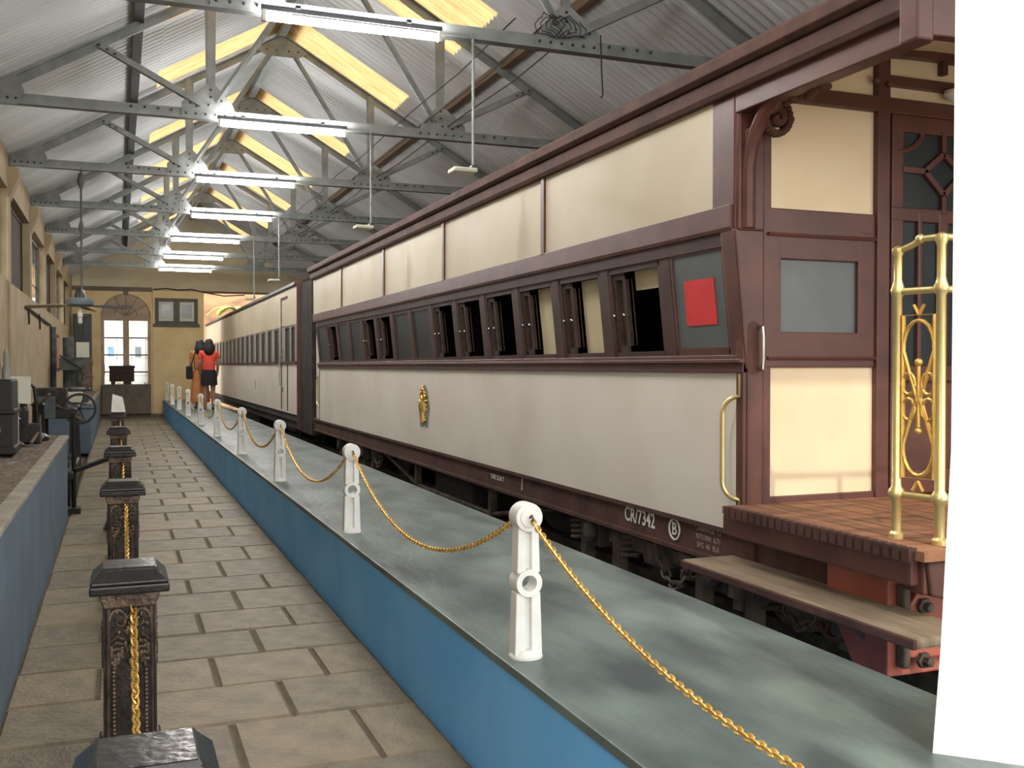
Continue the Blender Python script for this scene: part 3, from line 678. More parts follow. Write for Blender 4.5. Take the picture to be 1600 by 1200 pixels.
# handles
def dhandle(x, y, z0, z1, out, r=.012):
    P_ = [(x, y, z1), (x, y, z1-.11)]
    for k in range(1, 8): a = k*math.pi/14; P_.append((x-out*math.sin(a), y+.07*math.sin(a), z1-.11-.09*(1-math.cos(a))))
    for k in range(7, 0, -1): a = k*math.pi/14; P_.append((x-out*math.sin(a), y+.07*math.sin(a), z0+.09+.09*(1-math.cos(a))))
    return MB().tube(P_+[(x, y, z0+.09), (x, y, z0)], r, 8)
cp('grab_handle', dhandle(CXL-.012, CY0+.03, .70, 1.42, .06), 'brass', smooth=True, label='brass grab handle by the corner pillar')
cp('grab_handle', dhandle(CXL+.10, CY1+.42, .72, 1.42, .05), 'brass', smooth=True, label='brass grab handle at far end')
cp('pillar_handle', MB().tube([(2.965, BY, 1.44), (2.965, BY-.045, 1.45), (2.965, BY-.05, 1.50), (2.965, BY-.05, 1.60), (2.965, BY-.045, 1.65), (2.965, BY, 1.66)], .011, 8), 'chrome', smooth=True, label='chrome handle on the pillar')
cp('handle_recess', MB().prism([(2.915+.035*math.cos(a)+.02, 1.55+.035*math.sin(a)+(.10 if math.sin(a) > 0 else -.10)) for a in [k*math.pi/8 for k in range(16)]], lambda a, b, d: (a, BY-.012+d, b), 0, .008), 'maroon_dusty')
# crest: two headed bird in gold relief on a grey cut-out plate
cyy, czz = 9.91, 1.06
pl = [(-.02, .21), (.12, .17), (.17, .06), (.20, -.02), (.15, -.12), (.13, -.22), (0, -.20), (-.13, -.22), (-.15, -.12), (-.20, -.02), (-.17, .06), (-.12, .17)]
crs = cp('crest_plate', MB().prism(pl, lambda a, b, d: (CXL-d, cyy+a, czz+b), .0, .008), 'steel', label='grey backing plate of the royal crest')
cg = MB(); X_ = CXL-.016
cg.sphere((X_, cyy, czz), (.02, .05, .09)); cg.sphere((X_, cyy, czz+.155), (.016, .04, .03)); cg.sphere((X_, cyy, czz+.19), (.012, .016, .016))
for s in (-1, 1):
    cg.tube([(X_, cyy+s*.02, czz+.06), (X_, cyy+s*.06, czz+.10), (X_, cyy+s*.05, czz+.125)], [.02, .016, .013], 8); cg.sphere((X_, cyy+s*.06, czz+.13), (.015, .022, .016)); cg.tube([(X_, cyy+s*.07, czz+.13), (X_, cyy+s*.105, czz+.12)], [.01, .003], 6)
    for k in range(6):
        a = R(35-24*k); cg.tube([(X_, cyy+s*.03, czz+.03), (X_, cyy+s*(.03+.12*math.cos(a)), czz+.03+.13*math.sin(a))], [.016, .008], 6)
    cg.tube([(X_, cyy+s*.02, czz-.07), (X_, cyy+s*.07, czz-.14)], [.016, .012], 6); cg.sphere((X_, cyy+s*.075, czz-.15), (.014, .025, .014))
    cg.tube([(X_, cyy, czz-.08), (X_, cyy+s*.025, czz-.17)], [.016, .02], 6)
obj('crest', cg, 'gold', crs, smooth=True, label='gold two headed bird crest')
# lettering on the sole bar (reads towards the near end)
sx = CXL-.004+.02
def side(yc, zc): return lambda a, b: (sx-.001, yc-a, zc+b)
def lettering(txt, yc, zc, h, m_, lab, sc=1.0, x=None):
    me = textmesh(txt, h, (lambda a, b: ((x or sx), yc-a*sc, zc+b))); me.materials.append(MATS[m_])
    return cp('lettering', me, None, label=lab)
lettering('CR/7342', 5.38, .548, .125, 'letter', 'white carriage number CR/7342', .85)
lettering('B', 4.97, .540, .10, 'letter', 'white letter B in a ring')
cp('letter_ring', MB().ring((sx+.001, 4.97, .540), .052, .062, 'x', -.003, .004, 24), 'letter')
lettering('TARE 25.60 T', 7.83, .535, .055, 'letter', 'small white tare lettering')['kind'] = 'stuff'
for k, s_ in enumerate(('CARRIAGE  12', 'RETURN  6.71', 'SPG  40  BLR')): lettering(s_, 4.62, .585-.045*k, .04, 'letter_faint', 'faded white maintenance lettering')['kind'] = 'stuff'
cp('paint_tick', MB().prism([(-.008, -.06), (.004, -.06), (.012, .06), (-.002, .06)], lambda a, b, d: (sx-.001+d, 7.28-a, .555+b), 0, .002), 'letter', label='white painted tick')
# underframe: bogies, truss rods, pipes
def bogie(yc, lab):
    b = cp('bogie', MB().box(3.02, 3.08, yc-1.05, yc+1.05, .30, .40).box(3.0, 3.1, yc-.12, yc+.12, .26, .46).box(5.1, 5.16, yc-1.05, yc+1.05, .30, .40).box(3.05, 5.12, yc-.16, yc+.16, .34, .46), 'iron')
    for dy in (-.75, .75):
        obj('wheel', MB().lathe([(.10, .07), (.10, -.02), (.16, -.01), (.33, .0), (.38, 0), (.38, .10), (.41, .10), (.41, .13), (.33, .12)], (3.47, yc+dy, .38), 'x', 28), 'iron', b, smooth=True)
        obj('wheel', MB().lathe([(.33, .0), (.41, .02), (.41, .05), (.38, .05), (.38, .14), (.1, .16), (.1, .22)], (4.55, yc+dy, .38), 'x', 28), 'iron', b, smooth=True)
        obj('axle', MB().cyl((3.1, yc+dy, .38), (5.1, yc+dy, .38), .06, 12), 'iron', b, smooth=True)
        obj('axle_box', MB().box(2.95, 3.10, yc+dy-.11, yc+dy+.11, .26, .46).lathe([(.08, 0), (.08, -.03), (.04, -.04)], (2.95, yc+dy, .36), 'x', 12), 'soot', b, bevel=.012)
        for q in (-.24, .24):
            obj('horn_guide', MB().box(3.0, 3.07, yc+dy+q-.04, yc+dy+q+.04, .12, .44), 'iron', b)
            sp_ = [(3.04+.055*math.cos(k*.7), yc+dy+q*1.6+.055*math.sin(k*.7), .24+.0042*k) for k in range(44)]
            obj('coil_spring', MB().tube(sp_, .014, 6), 'iron', b, smooth=True)
        obj('brake_block', MB().box(3.42, 3.56, yc+dy*.42-.05, yc+dy*.42+.05, .2, .5), 'soot', b, bevel=.02)
    hc = [(2.97, yc-.5+.42*k/8, .40-.20*math.sin(math.pi*k/8)) for k in range(9)]
    obj('hanging_chain', linkpath(hc, .05, .024, .009), 'iron', b, kind='stuff', smooth=True)
    hc = [(2.97, yc-1.6+.30*k/8, .36-.12*math.sin(math.pi*k/8)) for k in range(9)]
    obj('hanging_chain', linkpath(hc, .05, .024, .009), 'iron', b, kind='stuff', smooth=True)
bogie(5.35, ''); bogie(13.6, '')
cp('vacuum_cylinder', MB().lathe([(.05, -.32), (.17, -.3), (.19, -.26), (.19, .26), (.17, .3), (.05, .32)], (3.4, 7.3, .30), 'y', 18), 'soot', smooth=True)
for y in (8.25, 10.6): cp('queen_post', MB().box(3.0, 3.06, y-.035, y+.035, .16, .46), 'iron')
cp('truss_rod', MB().tube([(3.03, 6.75, .42), (3.03, 8.25, .17), (3.03, 10.6, .17), (3.03, 12.2, .42)], .02, 8), 'iron', smooth=True)
cp('pipe_run', MB().tube([(3.0, 4.4, .40), (2.99, 6.2, .41), (3.0, 9, .40), (3.0, 12, .41)], .016, 8), 'soot', smooth=True)
cp('battery_box', MB().box(3.1, 3.9, 9.0, 10.2, .1, .44), 'soot', bevel=.02)
cp('rubble_beam', MB().beam((3.0, 3.7, .33), (3.0, 5.0, .38), .08, .05), 'iron')
for k, (y, z) in enumerate(((3.62, .34), (3.95, .36), (4.45, .33))):
    cp('hanger_bracket', MB().box(2.98, 3.05, y-.035, y+.035, z-.14, .45).box(2.96, 3.10, y-.06, y+.06, z-.08, z-.0), 'iron', bevel=.01)
hw = MB().ring((2.975, 3.68, .335), .085, .11, 'x', -.012, .012, 20)
for q in range(6): a = q*math.pi/3; hw.beam((2.975, 3.68, .335), (2.975, 3.68+.09*math.cos(a), .335+.09*math.sin(a)), .016, .016)
cp('brake_wheel', hw, 'maroon_dusty', label='spoked brake hand wheel')
# far vestibule
cp('vestibule', MB().box(2.97, 5.2, CY1, CY1+.62, .5, 2.88), 'cream')
cp('vestibule_edge', MB().box(2.955, 2.975, CY1+.02, CY1+.10, .5, 2.85), 'maroon')

# ------------------------------------------------------------------ gangway and second carriage
c2 = thing('railway_carriage', (4.1, 17.45, 0), 'second cream carriage behind the dark gangway, reaching through the back opening', 'carriage', 'carriages on the track')
X2, Y20, Y21 = 2.84, 17.45, 36.5
for k in range(7):
    y0 = 16.36+k*.155
    obj('bellows_fold', MB().box(2.90, 5.2, y0, y0+.10, .34, 2.86).box(2.95, 5.15, y0+.09, y0+.16, .38, 2.82), 'soot', c2, bevel=.01)
WB = [17.75, 18.25, 19.2]; y = 19.55
winy = [(17.62, 18.05), (18.2, 18.75)]+[(19.5+i*.95, 20.1+i*.95) for i in range(17)]
obj('lower_side', MB().box(X2, X2+.05, Y20, Y21, .62, 1.50), 'cream', c2)
obj('upper_side', MB().box(X2, X2+.05, Y20, Y21, 2.18, 2.86), 'cream_dimmed', c2)
obj('waist_rail', MB().box(X2-.02, X2+.05, Y20, Y21, 1.49, 1.54), 'maroon_dusty', c2)
prev = Y20
for (a, b) in winy:
    obj('window_pillar', MB().box(X2, X2+.05, prev, a, 1.53, 2.19), 'white_dull', c2); prev = b
    wf_ = obj('window_frame', MB().box(X2+.005, X2+.05, a, a+.03, 1.54, 2.18).box(X2+.005, X2+.05, b-.03, b, 1.54, 2.18).box(X2+.005, X2+.05, a, b, 2.14, 2.18), 'maroon', c2)
    obj('pane', MB().box(X2+.025, X2+.035, a+.03, b-.03, 1.54, 2.15), 'darkpane', wf_)
obj('window_pillar', MB().box(X2, X2+.05, prev, Y21, 1.53, 2.19), 'white_dull', c2)
obj('cornice', MB().box(X2-.04, X2+.06, Y20-.02, Y21, 2.85, 2.90), 'steel_edge', c2)
obj('roof', MB().prism(arch_poly(X2-.02, 5.32, 2.88, .26, .05), lambda a, b, d: (a, d, b), Y20, Y21), 'maroon_dusty', c2)
obj('far_side', MB().box(5.25, 5.3, Y20, Y21, .6, 2.9), 'cream', c2); obj('floor_deck', MB().box(X2+.02, 5.25, Y20, Y21, .5, .62), 'soot', c2)
obj('end_panel', MB().box(X2, 5.3, Y20-.03, Y20, .4, 2.9).box(X2, 5.3, Y21, Y21+.03, .5, 2.9), 'maroon', c2)
dr2 = obj('side_door', MB().box(X2-.012, X2+.01, 19.12, 19.17, .66, 2.72).box(X2-.012, X2+.01, 18.42, 19.17, 2.68, 2.72).box(X2-.012, X2+.01, 18.40, 18.44, .66, 1.5), 'maroon_dusty', c2, label='outlined side door')
obj('door_handle', dhandle(X2-.01, 18.95, .98, 1.78, .05, .012), 'white_dull', dr2, smooth=True)
obj('sole_bar', MB().box(X2+.06, X2+.1, Y20, Y21, .36, .62), 'soot', c2)
obj('stain', MB().box(X2-.001, X2+.0, 23.0, 23.08, .95, 1.15), 'brownpanel', c2)
for y in (19.2, 21.0, 30, 31.8):
    obj('wheel', MB().lathe([(.1, .05), (.38, 0), (.38, .10), (.41, .13), (.33, .12)], (3.47, y, .38), 'x', 24), 'iron', c2, smooth=True)
obj('bogie_frame', MB().box(3.02, 3.1, 18.8, 21.4, .25, .40), 'iron', c2)
obj('battery_box', MB().box(3.0, 3.8, 23.5, 26, .05, .4), 'soot', c2)

# ------------------------------------------------------------------ white chain posts and gold chains
def chainpost(x, y, lab):
    t = thing('chain_post', (x, y, PZ), lab, 'post', 'white chain posts along the platform')
    z = PZ
    def fw(h): return .050-.014*h/.47
    for s in (-1, 1):
        for h0, h1 in ((.012, .222), (.288, .47)):
            b = MB(); wi = .010
            b.hexa([(x+s*wi, y-.03, z+h0), (x+s*fw(h0), y-.03, z+h0), (x+s*fw(h0), y+.03, z+h0), (x+s*wi, y+.03, z+h0), (x+s*wi, y-.028, z+h1), (x+s*fw(h1), y-.028, z+h1), (x+s*fw(h1), y+.028, z+h1), (x+s*wi, y+.028, z+h1)])
            obj('flange', b, 'white_paint', t, bevel=.004)
    for h0, h1 in ((.012, .222), (.288, .47)): obj('web', MB().box(x-.014, x+.014, y-.010, y+.010, z+h0, z+h1), 'white_paint', t)
    obj('foot', MB().lathe([(.058, 0), (.058, .008), (.052, .014), (.044, .03)], (x, y, z+.001), 'z', 14), 'white_paint', t, smooth=True)
    obj('mid_ring', MB().ring((x, y, z+.255), .027, .046, 'y', -.036, .036, 24), 'white_paint', t, smooth=True)
    h = obj('head_boss', MB().lathe([(.047, .036), (.049, .030), (.049, -.030), (.047, -.036), (.034, -.037), (.032, -.041), (.010, -.042)], (x, y, z+.475), 'y', 24), 'white_paint', t, smooth=True)
    obj('eye_hook', MB().tube([(x, y-.04, z+.475), (x, y-.055, z+.485), (x, y-.068, z+.475), (x, y-.06, z+.462), (x, y-.05, z+.466)], .004, 6), 'iron', h, smooth=True)
    obj('eye_hook', MB().tube([(x, y+.04, z+.475), (x, y+.055, z+.485), (x, y+.068, z+.475), (x, y+.06, z+.462), (x, y+.05, z+.466)], .004, 6), 'iron', h, smooth=True)
    return t
PY = [.28, 3.15, 5.89, 8.72, 11.55, 14.55, 17.6, 20.9, 24.0, 27.1, 30.2]
PO = ['', 'nearest', 'second nearest', 'third nearest', 'fourth nearest', 'fifth nearest', 'sixth nearest', 'seventh nearest', 'eighth nearest', 'ninth nearest', 'farthest']
p0 = chainpost(1.275, PY[1], 'white cast post with ringed middle, nearest the camera on the platform')
for i in list(range(2, 11)):
    copy_tree(p0, (.0, PY[i]-PY[1], 0), 'white cast chain post on the platform, %s from the entrance' % PO[i].replace(' nearest', '') if i < 10 else 'farthest white chain post, against the back wall')
copy_tree(p0, (0, PY[0]-PY[1], 0), 'white cast chain post beside the camera at the entrance')
for i in range(10):
    a, b = PY[i]+.06, PY[i+1]-.06; sag = .30 if i < 3 else .27
    pts = [(1.275, a+(b-a)*k/40, PZ+.468-sag*(1-((2*k/40-1))**2)) for k in range(41)]
    if i < 3: mb_ = linkpath(pts, .021, .0085, .0033, 8, 4)
    elif i < 6: mb_ = linkpath(pts, .03, .009, .004, 6, 3)
    else: mb_ = MB().tube(pts, .005, 5)
    lab = ['gold chain hanging from nearest white post towards the camera', 'gold chain between the nearest and second white posts', 'gold chain between second and third white posts', 'gold chain between third and fourth white posts', 'gold chain between fourth and fifth white posts', 'chain between fifth and sixth white posts', 'chain between sixth and seventh white posts', 'chain between seventh and eighth white posts', 'chain between eighth and ninth white posts', 'chain between ninth and farthest white posts'][i]
    obj('chain', mb_, 'gold', None, lab, 'chain', 'gold chains of the platform', smooth=True)

# ------------------------------------------------------------------ ornate black pedestals with chains
def pedestal(x, y, lab):
    t = thing('ornate_pedestal', (x, y, 0), lab, 'pedestal', 'ornate iron pedestals along the walkway')
    H = .62; w_ = .096
    obj('base', MB().box(x-.15, x+.15, y-.15, y+.15, 0, .05).box(x-.125, x+.125, y-.125, y+.125, .05, .08), 'castiron', t, bevel=.01)
    obj('shaft', MB().hexa([(x-w_-.006, y-w_, .07), (x+w_+.006, y-w_, .07), (x+w_+.006, y+w_, .07), (x-w_-.006, y+w_, .07), (x-w_, y-w_, .53), (x+w_, y-w_, .53), (x+w_, y+w_, .53), (x-w_, y+w_, .53)]), 'castiron', t, bevel=.004)
    obj('capital', MB().prism([(-.10, .50), (.10, .50), (.118, .53), (.118, .545), (-.118, .545), (-.118, .53)], lambda a, b, d: (x+a, y+d, b), -.118, .118), 'bronze', t, bevel=.005)
    c = .157
    cap = MB().box(x-c, x+c, y-c, y+c, .545, .572)
    v = []
    for (q, z) in ((c-.004, .572), (c-.006, .582), (c-.045, .612), (c-.05, .620)): v += [(x-q, y-q, z), (x+q, y-q, z), (x+q, y+q, z), (x-q, y+q, z)]
    cap.add(v, [(0, 3, 2, 1), (12, 13, 14, 15)]+[(i*4+k, i*4+(k+1) % 4, i*4+4+(k+1) % 4, i*4+4+k) for i in range(3) for k in range(4)])
    obj('cap', cap, 'blackcap', t, bevel=.006)
    for (fx, fy) in ((0, -1), (0, 1), (-1, 0), (1, 0)):
        def P3(a, z, d=0.0):   # a across the face
            return (x+a, y+fy*(w_+d), z) if fx == 0 else (x+fx*(w_+.002+d), y+a, z)
        o = MB()
        o.tube([P3(-.088, .10, .002), P3(-.083, .53, .002)], .006, 6).tube([P3(.088, .10, .002), P3(.083, .53, .002)], .006, 6)
        for s in (-1, 1):     # volutes
            sp_ = []
            for k in range(22):
                th = k*.33; r = .038*(1-k/26); sp_.append(P3(s*(.043+r*math.cos(th+(0 if True else 0))), .462+r*math.sin(th), .004))
            o.tube(sp_, [.007*(1-.55*k/21) for k in range(22)], 5)
            for k in range(9):  # acanthus leaves
                a = s*(.012+.009*(k % 5)+.01*(k//5)); o.sphere(P3(a*1.5, .385-.016*(k % 4)-.012*(k//4), .003), (.012, .012, .018), 6, 4)
            for k in range(5): o.tube([P3(s*.02, .40-.012*k, .003), P3(s*(.05+.006*k), .415-.020*k, .006), P3(s*(.078), .395-.018*k, .002)], [.004, .008, .003], 5)
        for k in range(7): o.sphere(P3(.0+.012*math.sin(k*2.2), .335+.018*k, .004), (.011, .011, .012), 6, 4)
        for k in range(54):
            aa = random.uniform(-.078, .078); zz = random.uniform(.325, .50)
            if zz > .34+.6*(.078-abs(aa))*0: o.sphere(P3(aa, zz, .001), (random.uniform(.005, .011),)*2+(random.uniform(.006, .012),), 6, 4)
        obj('relief', o, 'bronze', t, smooth=True, kind='stuff', label='cast leaf and scroll relief')
        rb = MB()
        for s in (-1, 1):
            for k in range(19): rb.sphere(P3(s*.064, .105+.0118*k*1.05, .0), (.010, .010, .0075), 6, 4)
        obj('rope_moulding', rb, 'bronze', t, smooth=True, kind='stuff', label='beaded rope moulding')
    return t
PD = [2.02, 3.96, 6.87, 9.78, 12.95, 17.05]
pd0 = pedestal(.045, PD[0], 'ornate black pedestal cut by the bottom edge, nearest the camera')
pd0.scale = (.857, .857, 1.19)
pl_ = ['second ornate black pedestal with gold chain down its front', 'third ornate black pedestal along the walkway', 'fourth ornate black pedestal along the walkway', 'fifth ornate black pedestal along the walkway', 'farthest ornate black pedestal, carrying a white card']
for i in range(1, 6): copy_tree(pd0, (-.012*i, PD[i]-PD[0], 0), pl_[i-1])
for i in range(5):
    a, b = PD[i]+.09, PD[i+1]-.09; L_ = b-a
    pts = [(.045-.006*i, a+L_*k/40, .60-.34*(1-(2*k/40-1)**2)) for k in range(41)]
    lab = 'gold chain linking %s pedestals of the walkway' % ['first and second', 'second and third', 'third and fourth', 'fourth and fifth', 'fifth and last'][i]
    obj('chain', linkpath(pts, .026, .0135, .0042, 8, 4) if i < 2 else linkpath(pts, .03, .009, .004, 6, 3), 'gold', None, lab, 'chain', 'gold chains of the pedestals', smooth=True)
obj('white_card', MB().hexa([(-.11, 16.97, .742), (.10, 16.97, .742), (.10, 17.0, .742), (-.11, 17.0, .742), (-.09, 17.07, 1.02), (.06, 17.07, .97), (.06, 17.10, .97), (-.09, 17.10, 1.02)]), 'white_paint', None, 'crumpled white card propped on the farthest black pedestal', 'card')

# ------------------------------------------------------------------ ceiling fan
fx, fy, fz = -.43, 13.4, 2.24
t = thing('ceiling_fan', (fx, fy, fz), 'long stemmed ceiling fan with grey hub and a small bulb below', 'fan')
obj('stem', MB().cyl((fx+.02, fy, fz+.05), (fx+.02, fy, 3.87), .013, 10).lathe([(.03, 3.80-fz), (.045, 3.70-fz), (.02, 3.62-fz)][::-1], (fx+.02, fy, fz), 'z', 12).lathe([(.02, .98), (.035, .90), (.015, .82)][::-1], (fx+.02, fy, fz), 'z', 12), 'frame_grey', t, smooth=True)
obj('stem_cover', MB().lathe([(.065, .05), (.06, .09), (.045, .14), (.02, .17)], (fx, fy, fz), 'z', 14), 'fandark', t, smooth=True)
obj('hub', MB().lathe([(.10, -.055), (.155, -.035), (.165, 0), (.16, .035), (.12, .05)], (fx, fy, fz), 'z', 24), 'fanblue', t, smooth=True)
for ang, m_ in ((185, 'fanpale'), (-20, 'fandark'), (80, 'fandark')):
    a = R(ang); d = Vector((math.cos(a), math.sin(a), -.05)); s_ = Vector((-math.sin(a), math.cos(a), .22)); c_ = Vector((fx, fy, fz-.04))
    b = MB(); v = []
    for r_, wd in ((.10, .03), (.17, .03), (.22, .065), (.56, .075), (.60, .05)):
        for e in (-1, 1):
            for zz in (-.004, .004): v.append(c_+d*r_+s_*wd*e+Vector((0, 0, zz)))
    f = []
    for k in range(4):
        o_ = k*4
        f += [(o_, o_+4, o_+6, o_+2), (o_+1, o_+3, o_+7, o_+5), (o_, o_+1, o_+5, o_+4), (o_+2, o_+6, o_+7, o_+3)]
    f += [(0, 2, 3, 1), (16, 17, 19, 18)]
    b.add(v, f); obj('blade', b, m_, t)
obj('bulb', MB().lathe([(.016, 0), (.018, -.03), (.032, -.05), (.032, -.09), (.024, -.10), (.026, -.16), (.01, -.18)][::-1], (fx, fy, fz-.09), 'z', 12), 'white_paint', t, smooth=True)

# ------------------------------------------------------------------ arched door, picture frames, cabinet on the end wall
dr = structure('door_1', MB().box(DX0, DX0+.09, YB+.06, YB+.16, 0, 2.88).box(DX1-.09, DX1, YB+.06, YB+.16, 0, 2.88).box(DX0, DX1, YB+.06, YB+.16, 2.76, 2.90).box(cxd-.08, cxd+.08, YB+.06, YB+.16, .75, 2.80), 'door_grey')
arc2 = [(cxd+(rd-.0)*math.cos(math.pi*k/16), 2.88+(rd-.02)*math.sin(math.pi*k/16)) for k in range(17)]
obj('fanlight', MB().prism(arc2, yz, .08, .12), 'door_grey', dr, label='blind arched fanlight')
fb = MB()
for k in range(1, 6): a = math.pi*k/6; fb.beam((cxd, YB+.07, 2.90), (cxd+.62*math.cos(a), YB+.07, 2.90+.62*math.sin(a)), .02, .02, (0, 1, 0))
fb.tube([(cxd+.66*math.cos(math.pi*k/16), YB+.065, 2.88+.66*math.sin(math.pi*k/16)) for k in range(17)], .02, 6)
fb.tube([(cxd+.3*math.cos(math.pi*k/12), YB+.065, 2.90+.3*math.sin(math.pi*k/12)) for k in range(13)], .012, 6)
obj('fanlight_bars', fb, 'lintel_grey', dr)
obj('keystone', MB().prism([(-.06, 3.50), (.06, 3.50), (.08, 3.62), (-.08, 3.62)], lambda a, b, d: (cxd+a, YB+d, b), -.03, .02), 'lintel_grey', dr)
for s in (0, 1):
    x0 = DX0+.09 if s == 0 else cxd+.08; x1 = cxd-.08 if s == 0 else DX1-.09
    for k in range(4):
        z0, z1 = .80+k*.49, .80+(k+1)*.49
        obj('pane', MB().box(x0, x1, YB+.10, YB+.105, z0+.02, z1-.02), 'pane', dr)
        obj('glazing_bar', MB().box(x0, x1, YB+.08, YB+.13, z0-.02, z0+.02), 'frame_grey', dr)
obj('lower_panel', MB().box(DX0+.02, DX1-.02, YB-.26, YB+.08, .10, .94), 'panel_grey', dr, bevel=.01)
obj('kick_panel', MB().box(DX0+.02, DX1-.02, YB-.28, YB-.25, .10, .50), 'lintel_grey', dr)
# bright neighbouring room seen through the panes: white uprights and shelving
sh = thing('white_shelving', (.3, 33.2, 0), 'white shelving units outdoors seen through the arched door panes', 'shelf')
for k in range(7): obj('upright', MB().box(-.9+.42*k, -.86+.42*k, 33.2, 33.5, 0, 2.55 if k % 2 else 2.3), 'white_paint', sh)
for z in (.6, 1.15, 1.7, 2.25): obj('board', MB().box(-.9, 1.7, 33.2, 33.5, z, z+.035), 'white_paint', sh)
random.seed(5)
for k in range(10): obj('bin', MB().box(-.82+.26*k, -.64+.26*k, 33.22, 33.45, [.635, 1.185, 1.735][k % 3], [.635, 1.185, 1.735][k % 3]+.32), ['bluegrey', 'maroon_red', 'blue', 'ochre', 'frame_grey'][k % 5], sh)
pic = thing('picture_frame', (1.58, YB-.14, 2.6), 'dark double picture frame hung on the yellow back wall', 'picture')
y0 = YB-.16
obj('frame', MB().box(.99, 2.17, y0, y0+.05, 3.32, 3.42).box(.99, 2.17, y0, y0+.05, 2.66, 2.76).box(.99, 1.09, y0, y0+.05, 2.7, 3.4).box(2.07, 2.17, y0, y0+.05, 2.7, 3.4).box(1.50, 1.66, y0, y0+.05, 2.7, 3.4).box(.94, 2.22, y0-.02, y0+.05, 2.60, 2.68), 'frame_grey', pic, bevel=.006)
for a, b in ((1.09, 1.50), (1.66, 2.07)):
    obj('mount', MB().box(a, b, y0+.03, y0+.035, 2.76, 3.32), 'placard', pic)
    obj('picture', MB().box(a+.07, b-.07, y0+.024, y0+.029, 2.84, 3.24), 'picture', pic)
obj('dark_cabinet', MB().box(-1.12, -.66, 29.2, 29.7, .0, 2.85).box(-1.10, -.91, 29.18, 29.2, .15, 2.75).box(-.87, -.68, 29.18, 29.2, .15, 2.75), 'fandark', None, 'tall dark grey cabinet against the back wall behind the fan', 'cabinet', bevel=.01)
bn = thing('dark_case', (.10, 30.85, .94), 'dark wooden case standing on the ledge below the arched door panes', 'case')
obj('case_body', MB().box(-.24, .42, 30.76, 30.96, 1.02, 1.45).box(-.26, .44, 30.74, 30.97, 1.40, 1.47), 'brownpanel', bn, bevel=.01)
for x in (-.14, .28): obj('foot', MB().box(x-.06, x+.06, 30.78, 30.94, .94, 1.03), 'black', bn, bevel=.01)
wire('end_wall_cable', [(.95, YB-.15, 3.66), (1.3, YB-.16, 3.70), (1.6, YB-.17, 3.66), (2.0, YB-.17, 3.69), (2.4, YB-.17, 3.60), (2.9, YB-.17, 3.52), (3.5, YB-.12, 3.56)], .018, 'cable', 'black cable sagging along the top of the yellow back wall', 'cable')

# ------------------------------------------------------------------ machines on the left
def m_thing(name, loc, lab, cat='machine'): return thing(name, loc, lab, cat, 'old machines along the left wall')
# signalling instrument cabinet with white placard
y = 8.35
t = m_thing('signal_instrument', (-.85, y, .8), 'black signalling cabinet at the far left with a white placard')
obj('case', MB().box(-1.13, -.74, y, y+.5, .81, 1.36).box(-1.15, -.72, y-.02, y+.52, 1.10, 1.14).box(-1.15, -.72, y-.02, y+.52, .80, .86), 'black', t, bevel=.012)
obj('face', MB().box(-1.07, -.80, y-.01, y, .9, 1.07), 'soot', t); 
for x in (-1.02, -.93, -.84): obj('dial', MB().lathe([(.03, 0), (.03, -.015), (.02, -.02)], (x, y-.01, .985), 'y', 12), 'iron', t, smooth=True)
obj('insulator', MB().lathe([(.03, 0), (.03, .08), (.018, .10), (.018, .20), (.006, .24)], (-.80, y+.25, 1.36), 'z', 10), 'white_dull', t, smooth=True)
obj('horn', MB().tube([(-.86, y+.2, 1.36), (-.86, y+.18, 1.46), (-.85, y+.16, 1.55)], [.02, .03, .012], 8), 'black', t, smooth=True)
obj('placard_sign', MB().hexa([(-.86, 8.98, 1.17), (-.66, 8.98, 1.155), (-.66, 8.99, 1.155), (-.86, 8.99, 1.17), (-.86, 9.03, 1.38), (-.66, 9.03, 1.375), (-.66, 9.04, 1.375), (-.86, 9.04, 1.38)]).box(-.77, -.75, 9.0, 9.02, .79, 1.2), 'placard', None, 'white placard on a stake beside the black signalling cabinet', 'sign')
# lever frame
y = 9.5
t = m_thing('lever_frame', (-.75, y, .8), 'black lever frame with two bowed levers beside the placard')
for dx in (0, .085): obj('lever', MB().tube([(-.86+dx, y, .82), (-.85+dx, y, 1.15), (-.83+dx, y, 1.28), (-.79+dx, y, 1.315), (-.755+dx, y, 1.28), (-.74+dx, y, 1.15), (-.735+dx, y, .98)], .015, 8), 'black', t, smooth=True)
obj('quadrant', MB().box(-.88, -.62, y-.12, y+.12, .80, .97).box(-.85, -.72, y-.1, y+.1, .95, 1.10), 'black', t, bevel=.02)
obj('pedal', MB().cyl((-.68, y-.25, .82), (-.62, y-.05, .93), .014, 8).cyl((-.62, y-.1, .8), (-.62, y-.1, 1.05), .010, 8), 'iron', t, smooth=True)
# rail jack / crane lamps in front
for i, (x, y, h) in enumerate(((-1.0, 7.75, .16), (-.80, 9.1, .22), (-.68, 10.1, .3))):
    t = m_thing('track_jack', (x, y, .79), ['squat black track jack with a pale knob on the gravel', 'black track jack below the white placard', 'tall black track jack at the end of the near plinth'][i], 'jack')
    obj('body', MB().lathe([(.09, 0), (.09, .03), (.055, .06), (.05, h), (.065, h+.02), (.03, h+.05)], (x, y, .79), 'z', 12), 'black', t, smooth=True)
    obj('handle', MB().cyl((x, y, .79+h), (x+.10, y-.12, .79+h+.12), .012, 8), 'iron', t, smooth=True)
    obj('knob', MB().sphere((x+.03, y-.10, .83), (.022, .022, .035)), 'white_dull', t, smooth=True)
